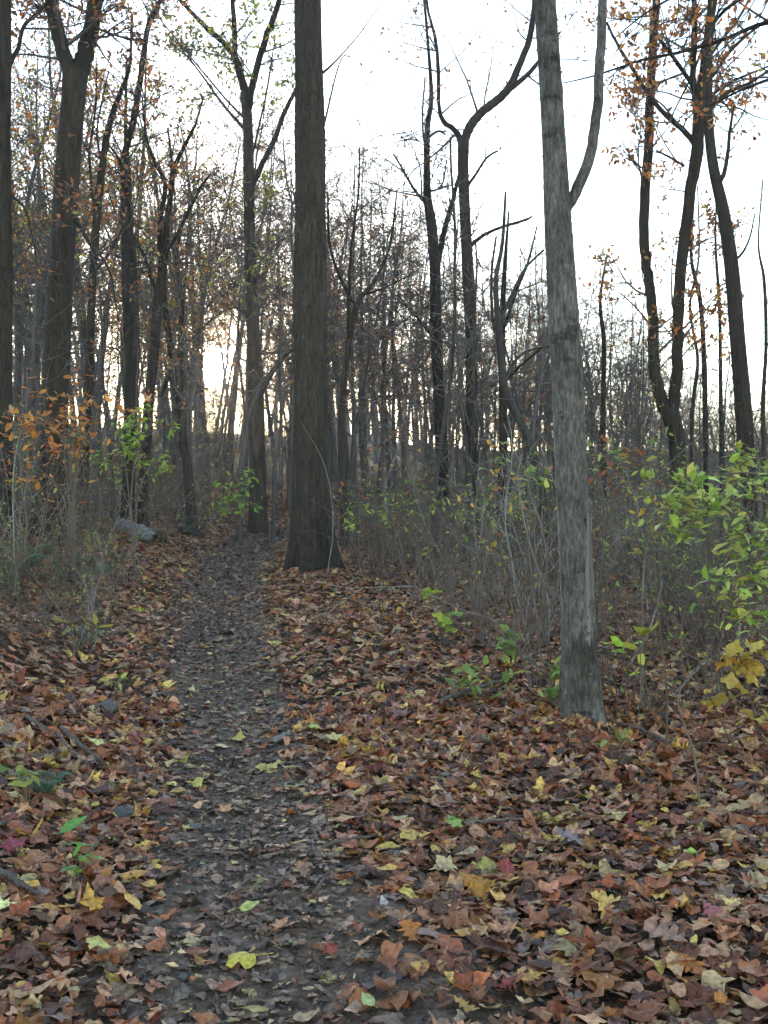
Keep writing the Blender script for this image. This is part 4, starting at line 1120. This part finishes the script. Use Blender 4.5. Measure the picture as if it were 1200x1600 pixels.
# thin bare saplings and vine stems
def stem(name, label, cat, pts, r, mat, twigs=((1.6, .3, 45, 5, .3), (3, .12, 42, 4, .1)), seed=1, r1=.25):
    rng = np.random.default_rng(seed)
    b = np.asarray(pts[0], float); root = thing(name, b, label, cat)
    c = catmull(np.asarray(pts) - b, 6); rr = np.linspace(r, r * r1, len(c))
    c = c + rng.normal(size=c.shape) * r * .25; c[0] = 0
    g = Geo(); g.add(*tube(c, rr, 7, None, True)); obj('stem', g.mesh('stem', mat), root)
    g, tips = Geo(), []
    sprout(rng, g, tips, c, rr, twigs, sides=(4, 3))
    if g.n: tag(obj('twigs', g.mesh('twigs', mat), root), kind='stuff')
    return root
for k, (x0, y0, ctrl, r, mt, lab) in enumerate([
        (752, 1010, [(752, 940), (750, 870), (762, 850), (790, 838)], .015, M_TWIG, 'grey broken stem standing in the brush left of the smooth grey trunk'),
        (800, 1040, [(828, 960), (826, 880), (815, 868), (790, 880), (765, 905), (757, 960), (780, 1010), (820, 1075)], .007, M_TWIG, 'grey looping vine stem in the brush left of the smooth grey trunk'),
        (845, 1030, [(838, 960), (828, 880), (822, 800)], .016, M_TWIG, 'leaning grey stem in the brush against the smooth grey trunk'),
        (936, 1130, [(930, 1070), (920, 990), (932, 930), (945, 850), (950, 790)], .006, M_TWIG, 'thin dark stem curving along the right side of the smooth grey trunk'),
        (1043, 1180, [(1040, 1060), (1028, 960), (1022, 880), (1026, 800)], .007, M_TWIG, 'thin dark upright stem in front of the green bush'),
        (1095, 1270, [(1085, 1180), (1060, 1100), (1075, 1060), (1110, 1020)], .006, M_TWIG, 'bare dark sapling left of the yellow-leaved shrub'),
        (25, 930, [(22, 850), (20, 760), (28, 690), (38, 670)], .009, M_PALE, 'tall pale stem at the left edge of the brush'),
        (32, 1000, [(30, 940), (25, 880), (24, 850)], .016, M_TWIG, 'short brown stem on the left bank'),
        (510, 905, [(520, 830), (515, 760), (500, 710), (470, 660)], .008, M_PALE, 'pale creeper stem leaning on the thick ridged trunk'),
        (610, 880, [(607, 820), (602, 760), (622, 700), (628, 660)], .011, M_PALE, 'pale forked stem in the brush right of the thick ridged trunk')]):
    b = ground_at(x0, y0)
    pts = [b - [0, 0, .03]] + [P(x, y, b[1] + .05 * i * ((k % 3) - 1)) for i, (x, y) in enumerate(ctrl)]
    stem('stem', lab, 'sapling' if k not in (0, 1) else 'stem', pts, r, mt, seed=500 + k)

# dead branches caught in the brush
db = scatter(26, 6.6, 15, 560, 1190, 0.4, rs, brush_ok_right) + scatter(12, 11, 18, 0, 230, 0.5, rs, brush_ok_left)
items = [(px, y, x, 0) for x, y, px in db]
labs = rank_labels(items, lambda it, o, side, lm: f'{o} grey dead branch caught in the brush {side} of {lm}')
for k, ((px, y, x, _), lab) in enumerate(zip(items, labs)):
    a = rs.uniform(0, 6.28); L = rs.uniform(.8, 1.9); t = rs.uniform(.2, 1.1)
    b = G(x, y); dv = np.array([math.cos(a) * math.cos(t), math.sin(a) * math.cos(t) * .6, math.sin(t)])
    pts = [b - dv * .05] + [b + dv * L * f + rs.normal(size=3) * .06 * L * f for f in (.3, .6, 1.0)]
    stem('dead_branch', lab, 'branch', pts, float(rs.uniform(.008, .016)), M_PALE if k % 3 == 0 else M_TWIG, ((2.6, .5, 42, 5, .2), (3, .22, 42, 4, .1)), 760 + k)
for o in COL.objects:
    if o.parent is None and o.name.startswith('dead_branch'): o['group'] = 'dead branches in the brush'

# ------------------------------------------------------------------ ferns
def fern(px, py, size, lab, seed):
    rng = np.random.default_rng(seed)
    b = ground_at(px, py); root = thing('fern', b, lab, 'fern', 'ferns on the left bank')
    for k in range(8):
        a = k * 0.785 + rng.normal() * .3; L = size * rng.uniform(.7, 1.1)
        t = np.linspace(0, 1, 15)
        sp = np.column_stack([np.cos(a) * t ** 1.3 * L * .62, np.sin(a) * t ** 1.3 * L * .62, L * (1.3 * t - 0.85 * t ** 2.5)])
        g = Geo()
        V, Q, _ = tube(sp, np.linspace(.004, .001, 15), 3)
        c = lin([118, 150, 116]) * rng.uniform(.8, 1.2)
        g.add(V, Q, None, np.tile(c, (len(V), 1)), np.full((len(V), 2), .5))
        side = np.array([-math.sin(a), math.cos(a), 0])
        n = 26; tt = np.repeat(np.linspace(.1, .99, n // 2 + 6), 2); sg = np.tile([1, -1], len(tt) // 2)
        pos = np.column_stack([np.interp(tt, t, sp[:, q]) for q in range(3)])
        ln = L * .2 * np.sin(np.clip(tt * 2.9 + .25, 0, 3.1)) + .008
        dirs = side[None] * sg[:, None] + np.array([math.cos(a), math.sin(a), -.15])[None] * .35
        dirs /= np.linalg.norm(dirs, axis=1, keepdims=True)
        # each pinna a narrow leaf whose y axis follows dirs
        T0, Qt, Tt = leaf_template('small')
        nrm = np.cross(dirs, np.cross([0, 0, 1.0], dirs)); nrm /= np.linalg.norm(nrm, axis=1, keepdims=True)
        xa = np.cross(dirs, nrm)
        W = pos[:, None] + (T0[None, :, 0:1] * .5) * ln[:, None, None] * xa[:, None] + T0[None, :, 1:2] * ln[:, None, None] * dirs[:, None]
        off = (np.arange(len(tt)) * len(T0))[:, None, None]
        g.add(W.reshape(-1, 3), (Qt[None] + off).reshape(-1, 4), (Tt[None] + off).reshape(-1, 3), np.tile(c, (len(tt) * len(T0), 1)), np.tile(T0, (len(tt), 1)))
        obj('frond', g.mesh('frond', M_FOLIAGE), root)
for k, (px, py, s, lab) in enumerate([(100, 915, .62, 'large dark green fern on the left bank below the orange sapling'), (40, 905, .5, 'dark green fern nearest the left picture edge'),
                                      (135, 925, .4, 'smaller fern on the path side of the large fern'), (140, 1010, .24, 'single small fern among the leaves on the left bank'),
                                      (290, 835, .5, 'bluish green fern beside the dark log end at the path bend'), (255, 850, .4, 'fern just below the pale log'), (320, 832, .45, 'fern closest to the path bend'),
                                      (15, 925, .55, 'fern cut by the left picture edge'), (165, 905, .42, 'fern on the bank between large fern and path'), (70, 1250, .16, 'tiny fern among leaves at the lower left')]):
    fern(px, py, s * 1.25, lab, 600 + k)

# ------------------------------------------------------------------ logs, sticks, stones
def log(name, label, a, b, r, mat, endmat, seed, cat='log'):
    rng = np.random.default_rng(seed)
    a, b = np.asarray(a, float), np.asarray(b, float)
    root = thing(name, a, label, cat)
    n, sd = 26, 22
    pts = (b - a)[None] * np.linspace(0, 1, n)[:, None] + rng.normal(size=(n, 3)) * r * .03
    ang = np.linspace(0, 2 * np.pi, sd, endpoint=False)
    lob = 1 + .09 * np.sin(3 * ang + .7)[None] + .06 * np.sin(5 * ang[None] + np.linspace(0, 5, n)[:, None]) + .05 * rng.normal(size=(n, sd))
    g = Geo(); V, Q, _ = tube(pts, r * np.interp(np.linspace(0, 1, n), [0, .06, .2, .8, .93, 1], [.55, .85, 1, .96, .8, .5]) * (1 + .05 * rng.normal(size=n)), sd, lob); g.add(V, Q); obj('bark', g.mesh('bark', mat), root)
    for e, ring in ((0, V[:sd]), (1, V[-sd:])):
        c = ring.mean(0); k = (b - a) / np.linalg.norm(b - a) * (.01 if e else -.01)
        VV = np.vstack([ring, ring * .55 + c * .45 - k * 1.5, c[None] - k * 2.5])
        Q2 = [[j, (j + 1) % sd, sd + (j + 1) % sd, sd + j] for j in range(sd)]; T2 = [[sd + j, sd + (j + 1) % sd, 2 * sd] for j in range(sd)]
        g = Geo(); g.add(VV, Q2, T2); obj('cut_end', g.mesh('cut_end', endmat), root)
    return root
la = ground_at(193, 826); la = P(192, 808, 17.5); lb = P(241, 813, 17.0)
la[2] = float(height(la[0], la[1])) + .15; lb[2] = float(height(lb[0], lb[1])) + .16
log('log', 'pale weathered log lying on the left bank above the path', la - [.12, -.05, 0.02], lb, .125, M_LOG, M_BARK, 1)
lc, le = ground_at(275, 838), ground_at(318, 842)
log('log', 'dark half-rotten log among ferns near the path bend', lc + [0, .3, .09], le + [0, 0, .07], .10, M_BARK, M_BARK, 2)

def stick(label, p0, p1, r, seed, mat=M_TWIG, bend=.06, twigs=True, lift=.035):
    rng = np.random.default_rng(seed)
    a, b = ground_at(*p0), ground_at(*p1)
    n = 6; pts = []
    for t in np.linspace(0, 1, n):
        q = a * (1 - t) + b * t; q[:2] += rng.normal(size=2) * bend * np.linalg.norm(b - a) * .4
        q[2] = float(height(q[0], q[1])) + lift + r; pts.append(q)
    tg = ((2.0, .22, 35, 4, .2),) if twigs else ()
    return stem('stick', label, 'stick', pts, r, mat, tg, seed, .55)
for k, (p0, p1, r, lab) in enumerate([
        ((688, 1110), (800, 1068), .017, 'grey fallen branch poking out of the brush onto the leaves'), ((95, 1150), (150, 1205), .014, 'grey dead stick lying on the left bank leaves'),
        ((40, 1130), (110, 1185), .012, 'second dead stick just left of the grey one on the bank'), ((0, 1303), (110, 1308), .007, 'thin straight brown stick at the left picture edge'),
        ((505, 1340), (590, 1322), .009, 'dark stick lying across the right side of the path'), ((430, 1400), (455, 1378), .007, 'short dark twig on the bare path'),
        ((490, 1415), (515, 1378), .006, 'short crooked twig right of the path centre'), ((362, 1412), (398, 1382), .005, 'thin twig on the dark soil of the path'),
        ((740, 1300), (850, 1292), .007, 'slender stick half buried in leaves right of the path'), ((0, 1380), (60, 1420), .013, 'dark branch piece in the lower left corner'),
        ((960, 1135), (1060, 1175), .010, 'dead stick lying right of the smooth trunk foot'), ((430, 1172), (452, 1157), .016, 'stubby grey wood piece on the right of the path'),
        ((250, 1388), (285, 1372), .008, 'little dark root piece at the left path edge')]):
    stick(lab, p0, p1, r, 700 + k, M_PALE if k == 11 else M_TWIG, twigs=k in (0, 3, 8, 9, 10))

def stone(label, px, py, w, seed, flat=.5):
    rng = np.random.default_rng(seed)
    import bmesh
    bm = bmesh.new(); bmesh.ops.create_icosphere(bm, subdivisions=2, radius=1.0)
    ph = rng.uniform(0, 6, 6)
    for v in bm.verts:
        c = v.co; k = 1 + .16 * math.sin(2.3 * c.x + ph[0]) + .14 * math.sin(2.9 * c.y + ph[1]) + .1 * math.sin(4 * c.z + 3 * c.x + ph[2]) + rng.normal() * .035
        v.co = c * k; v.co.z *= flat; v.co.y *= .75
    me = bpy.data.meshes.new('stone'); bm.to_mesh(me); bm.free(); me.materials.append(M_STONE)
    b = ground_at(px, py); o = obj('stone', me, None, b + [0, 0, w * flat * .3 + .02], (0, 0, rng.uniform(0, 6)), w)
    return tag(o, label, 'stone')
for k, (px, py, w, lab) in enumerate([(193, 1283, .055, 'smooth grey stone among leaves left of the path'), (170, 1115, .085, 'flat grey-green stone behind an orange leaf on the left bank'),
                                      (303, 1302, .03, 'small dark stone on the left half of the path'), (285, 1540, .018, 'small grey pebble on the soil by the big yellow leaf'), (618, 1540, .026, 'small grey oblong pebble at the bottom right of the soil')]):
    stone(lab, px, py, w, 720 + k)

# ------------------------------------------------------------------ fallen leaves
def on_path(x, y): return np.abs(x - path_x(y)) / path_w(y)
def density(x, y):
    s = (x - path_x(y)) / path_w(y)
    lo = sstep((-s - 0.75) / 0.8); hi = sstep((s - 0.5) / np.where(y < 4.2, 2.2, 1.1))
    patch = 0.75 + 0.5 * (np.sin(3.1 * x + 1.3 * y) * np.sin(2.2 * y - 1.7 * x + 1) > 0)
    return np.clip(0.46 * patch + 0.85 * np.maximum(lo, hi), 0, 1)
def scatter_leaves(n, y0, y1, xpad, rng, xmin=None, xmax=None):
    y = np.sqrt(rng.uniform(y0 * y0, y1 * y1, n)); hw = 0.40 * y + xpad
    x = rng.uniform(-1, 1, n) * hw
    k = rng.uniform(size=n) < density(x, y)
    if xmin is not None: k &= (x > np.interp(y, *xmin)) & (x < np.interp(y, *xmax))
    return x[k], y[k]
def terrain_normal(x, y):
    e = .05
    return np.column_stack([-(height(x + e, y) - height(x - e, y)) / (2 * e), -(height(x, y + e) - height(x, y - e)) / (2 * e), np.ones(len(x))])
rl = np.random.default_rng(88)
lit = Geo()
SINGLE = []
def litter(n, y0, y1, xpad, kinds, size, curl, singles=0, tilt=.22, depth=.032, xmin=None, xmax=None):
    x, y = scatter_leaves(n, y0, y1, xpad, rl, xmin, xmax); N = len(x)
    pth = on_path(x, y) + rl.normal(size=N) * .3 < 0.95
    nr = terrain_normal(x, y); tl = np.where(pth, tilt * .45, tilt)[:, None]
    nr[:, :2] += rl.normal(size=(N, 2)) * tl
    z = height(x, y) + np.where(pth, .018 + .0012 * np.maximum(y, 0) + rl.uniform(0, .012, N), .012 + rl.uniform(0, depth, N) ** 1.0)
    pos = np.column_stack([x, y, z]); yaw = rl.uniform(0, 6.28, N)
    sz = size * np.exp(np.clip(rl.normal(size=N) * .26, -.7, .38)) * np.where(pth, .72, 1)
    col = np.where(pth[:, None], pick(rl, PATHLEAF, N, .22), pick(rl, LITTER, N, .22))
    kd = rl.choice(len(kinds), N, p=np.array([q[1] for q in kinds]) / sum(q[1] for q in kinds))
    keep = np.ones(N, bool)
    if singles:
        px = 600 + F * x / y; pyy = 800 - F * (z - EYE) / y
        vis = (px > 5) & (px < 1195) & (pyy < 1592)
        score = np.where(vis, sz / y * (1 + (z - height(x, y)) * 14), 0)
        for i in np.argsort(-score)[:singles]:
            SINGLE.append((kinds[kd[i]][0], pos[i] + [0, 0, .008], nr[i], yaw[i], sz[i], col[i])); keep[i] = False
    for q, (kn, _) in enumerate(kinds):
        m = (kd == q) & keep
        cv = curl
        for flag in (False, True):
            mm = m & (pth == flag)
            leaves_at(lit, kn, pos[mm], nr[mm], yaw[mm], sz[mm], col[mm], cv * (.4 if flag else 1), rl)
KN = [('maple', 2.2), ('oak', 3), ('beech', 4), ('tulip', 2)]
litter(4200, 1.6, 4.7, 0.9, [('small', 3), ('beech', 2), ('lobed', 1)], .05, .7)
litter(6600, 1.6, 4.7, 0.9, KN, .08, .48, 300)
litter(8600, 4.7, 6.5, 1.0, [('lobed', 3), ('small', 3), ('tulip', 2), ('oak', 1)], .08, .7)
litter(15500, 6.5, 12, 1.2, [('lobed', 3), ('small', 5)], .09, .6)
XA = ([6, 12, 20, 30], [-5.5, -7, -9, -11]); XB = ([6, 12, 20, 30], [5.5, 5.5, 4.5, 3])
litter(26000, 12, 21, 0.5, [('lobed', 1), ('tiny', 1.5)], .105, .5, xmin=XA, xmax=XB)
litter(26000, 21, 34, 0.3, [('flake', 1)], .15, .5, xmin=XA, xmax=XB)
for (bx, by, rb, nb) in ((BIGP[0, 0], BIGP[0, 1], BIGR[0] * 1.3, 420), (GREYP[0, 0], GREYP[0, 1], GREYR[0] * 1.3, 330)):
    a = rl.uniform(0, 6.28, nb); q = rb + np.abs(rl.normal(size=nb)) * .13
    x, y = bx + np.cos(a) * q, by + np.sin(a) * q
    pos = np.column_stack([x, y, height(x, y) + .015 + .07 * np.exp(-(q - rb) / .12) * rl.uniform(.2, 1, nb)])
    nr = np.column_stack([np.cos(a) * .7, np.sin(a) * .7, np.ones(nb)]) + rl.normal(size=(nb, 3)) * .35
    leaves_at(lit, 'oak' if by < 8 else 'lobed', pos, nr, rl.uniform(0, 6.28, nb), rl.uniform(.06, .1, nb), pick(rl, LITTER, nb, .22), .6, rl)
leaf_litter = tag(obj('leaf_litter', lit.mesh('leaf_litter', M_LITTER)), 'carpet of brown and rust fallen leaves over the forest floor', 'leaf litter', kind='stuff')

LEAFLIT = {k: [leaf_mesh('leaf', k, M_LITTER_OBJ, RL, 0.5, 0.22, centre=True) for _ in range(5)] for k in ('maple', 'oak', 'beech', 'tulip')}
for kn, p, nr_, yw, s, c in SINGLE:
    obj('leaf', LEAFLIT[kn][int(rl.integers(5))], ground, p, euler_for(nr_, yw), float(s), c)

# crumbs of leaf and bark on the trodden soil
n = 22000
y = 1.7 + (27 - 1.7) * rl.uniform(0, 1, n) ** 1.6; x = path_x(y) + rl.normal(size=n) * path_w(y) * .85
pos = np.column_stack([x, y, height(x, y) + .017 + .0012 * y + rl.uniform(0, .006, n)])
nr = terrain_normal(x, y); nr[:, :2] += rl.normal(size=(n, 2)) * .35
cr = Geo()
leaves_at(cr, 'tiny', pos, nr, rl.uniform(0, 6.28, n), np.exp(rl.normal(size=n) * .5) * (.016 + .0016 * y), pick(rl, PATHLEAF + [(92, 66, 52, 90), (66, 48, 40, 80), (170, 146, 118, 6)], n, .3), .6, rl, jag=.25)
tag(obj('leaf_crumbs', cr.mesh('leaf_crumbs', M_LITTER)), 'crumbled leaf and bark bits on the trodden path', 'debris', kind='stuff')

# leaves one can point at
FALLEN = {}
for k, (px, py, w, kind, col, yaw, lab) in enumerate([
        (372, 1520, .105, 'tulip', (204, 176, 68), 1.7, 'large yellow leaf with a long stalk on the path, close to the bottom'),
        (390, 1436, .075, 'beech', (180, 180, 98), -1.2, 'pale green oval leaf on bare soil in the path'),
        (514, 1505, .062, 'maple', (150, 62, 40), .6, 'small brick-red leaf right of the yellow stalked leaf'),
        (352, 1279, .062, 'tulip', (196, 140, 92), .2, 'tan leaf alone on the dark path centre'),
        (302, 1238, .085, 'maple', (196, 170, 84), 1.5, 'yellowish maple leaf at the left half of the path'),
        (415, 1210, .125, 'maple', (198, 172, 98), 1.4, 'big curled straw-yellow leaf in the middle of the path'),
        (366, 1168, .10, 'maple', (192, 160, 78), 1.2, 'yellow maple leaf with pale partner on the mid path'),
        (346, 1178, .08, 'beech', (202, 180, 138), 1.6, 'pale cream leaf just left of the mid-path yellow leaf'),
        (488, 1150, .085, 'maple', (176, 172, 96), .3, 'pale green star-shaped maple leaf right of the path'),
        (520, 1170, .095, 'tulip', (204, 180, 110), .9, 'straw-coloured leaf right of the pale green star leaf'),
        (295, 1087, .09, 'maple', (200, 176, 116), 1.4, 'cream leaf far up on the dark middle of the path'),
        (707, 1308, .09, 'maple', (146, 158, 76), .4, 'olive green maple leaf among brown ones right of the path'),
        (740, 1405, .13, 'maple', (180, 120, 44), 1.0, 'large ochre leaf lying where the soil meets the leaf carpet'),
        (688, 1385, .10, 'maple', (190, 160, 112), 2.0, 'cream pointed leaf left of the large ochre leaf'),
        (605, 1352, .10, 'beech', (192, 156, 70), 1.5, 'yellow-tan oval leaf on the right edge of the path'),
        (472, 1380, .115, 'oak', (150, 104, 76), .3, 'brown oak leaf standing out on the right half of the path'),
        (600, 1443, .06, 'beech', (178, 158, 146), .2, 'whitish leaf at the right side of the soil'),
        (890, 1335, .13, 'oak', (140, 118, 112), 1.0, 'big mauve-brown oak leaf in the carpet right of the path'),
        (1080, 1362, .06, 'beech', (160, 176, 78), 1.3, 'bright lime leaf in the carpet near the right edge'),
        (1040, 1490, .15, 'oak', (160, 118, 96), .8, 'very large tan oak leaf at the lower right'),
        (1108, 1452, .07, 'maple', (164, 92, 92), .4, 'pink leaf near the right edge'),
        (140, 1440, .08, 'maple', (196, 140, 46), .9, 'orange-yellow maple leaf at the lower left'),
        (155, 1508, .10, 'tulip', (190, 176, 92), .5, 'pale yellow-green leaf at the lower left corner of the path'),
        (150, 1178, .10, 'beech', (206, 190, 120), 1.5, 'pale yellow leaf lying flat on the left bank'),
        (160, 1108, .10, 'beech', (196, 120, 52), .3, 'orange leaf leaning on the flat stone on the left bank'),
        (20, 1345, .10, 'maple', (140, 44, 56), .6, 'crimson maple leaf at the left picture edge'),
        (210, 1165, .06, 'beech', (170, 84, 92), .5, 'pink leaf by the left path edge'),
        (575, 1590, .07, 'beech', (186, 186, 120), .5, 'whitish green leaf at the bottom edge')]):
    b = ground_at(px, py)
    rg = np.random.default_rng(900 + k)
    me = leaf_mesh('fallen_leaf', kind, M_LITTER_OBJ, rg, .38 if k else .25, .55 if k in (0, 1) else .25, centre=True)
    nrm = terrain_normal(b[:1], b[1:2])[0] + np.append(rg.normal(size=2) * .12 + [0, -.16], 0)
    tag(obj('fallen_leaf', me, None, b + [0, 0, .048 if on_path(b[0], b[1]) < 1.1 else .07], euler_for(nrm, yaw), float(w), lin(col)), lab, 'leaf', 'fallen leaves that stand out')

# ------------------------------------------------------------------ the weathered strip and flaking bark on the grey trunk
def bare_strip():
    rng = np.random.default_rng(4)
    gz = GREYP[:, 2]; z0, z1 = gz[0] + .02, P(0, 780, 5.9)[2]
    zs = np.linspace(z0, z1, 60)
    cx = np.column_stack([np.interp(zs, gz, GREYP[:, k]) for k in range(3)]); rr = np.interp(zs, gz, GREYR)
    mid = -0.62 + .05 * np.sin(zs * 5); half = np.clip(.60 * np.sin(np.linspace(.5, 3.05, 60)) + .06 * rng.normal(size=60), .03, .8)
    na = 9; V = []
    for i in range(60):
        a = mid[i] + np.linspace(-half[i], half[i], na)
        r = rr[i] * 1.07 + .002
        if zs[i] - z0 < .3: r += rr[i] * .35 * math.exp(-(zs[i] - z0) / (2 * rr[0]))
        e = np.ones(na); e[0] = e[-1] = .9
        V.append(np.column_stack([cx[i, 0] + np.cos(a) * r * e, cx[i, 1] + np.sin(a) * r * e, np.full(na, zs[i])]))
    V = np.concatenate(V) - np.array(grey.location)
    q = np.arange(59)[:, None] * na + np.arange(na - 1)[None]
    tag(obj('bare_wood_strip', build_mesh('bare_wood_strip', V, [np.stack([q, q + 1, q + na + 1, q + na], -1).reshape(-1, 4)], M_BAREWOOD), grey), 'pale bare wood where the bark is gone')
bare_strip()

# ------------------------------------------------------------------ the air
def build_haze():
    import bmesh
    m, N, L = new_mat('haze')
    out = N.new('ShaderNodeOutputMaterial'); v = N.new('ShaderNodeVolumePrincipled')
    v.inputs['Color'].default_value = (0.92, 0.94, 1.0, 1); v.inputs['Density'].default_value = 0.0008; v.inputs['Anisotropy'].default_value = 0.5
    L.new(v.outputs[0], out.inputs['Volume'])
    bm = bmesh.new(); bmesh.ops.create_cube(bm, size=1.0)
    for q in bm.verts: q.co = (q.co.x * 1100, 425 + q.co.y * 1000, 8 + q.co.z * 64)
    me = bpy.data.meshes.new('haze'); bm.to_mesh(me); bm.free(); me.materials.append(m)
    tag(obj('haze', me), 'thin pale air between the trees', 'haze', kind='stuff')
build_haze()
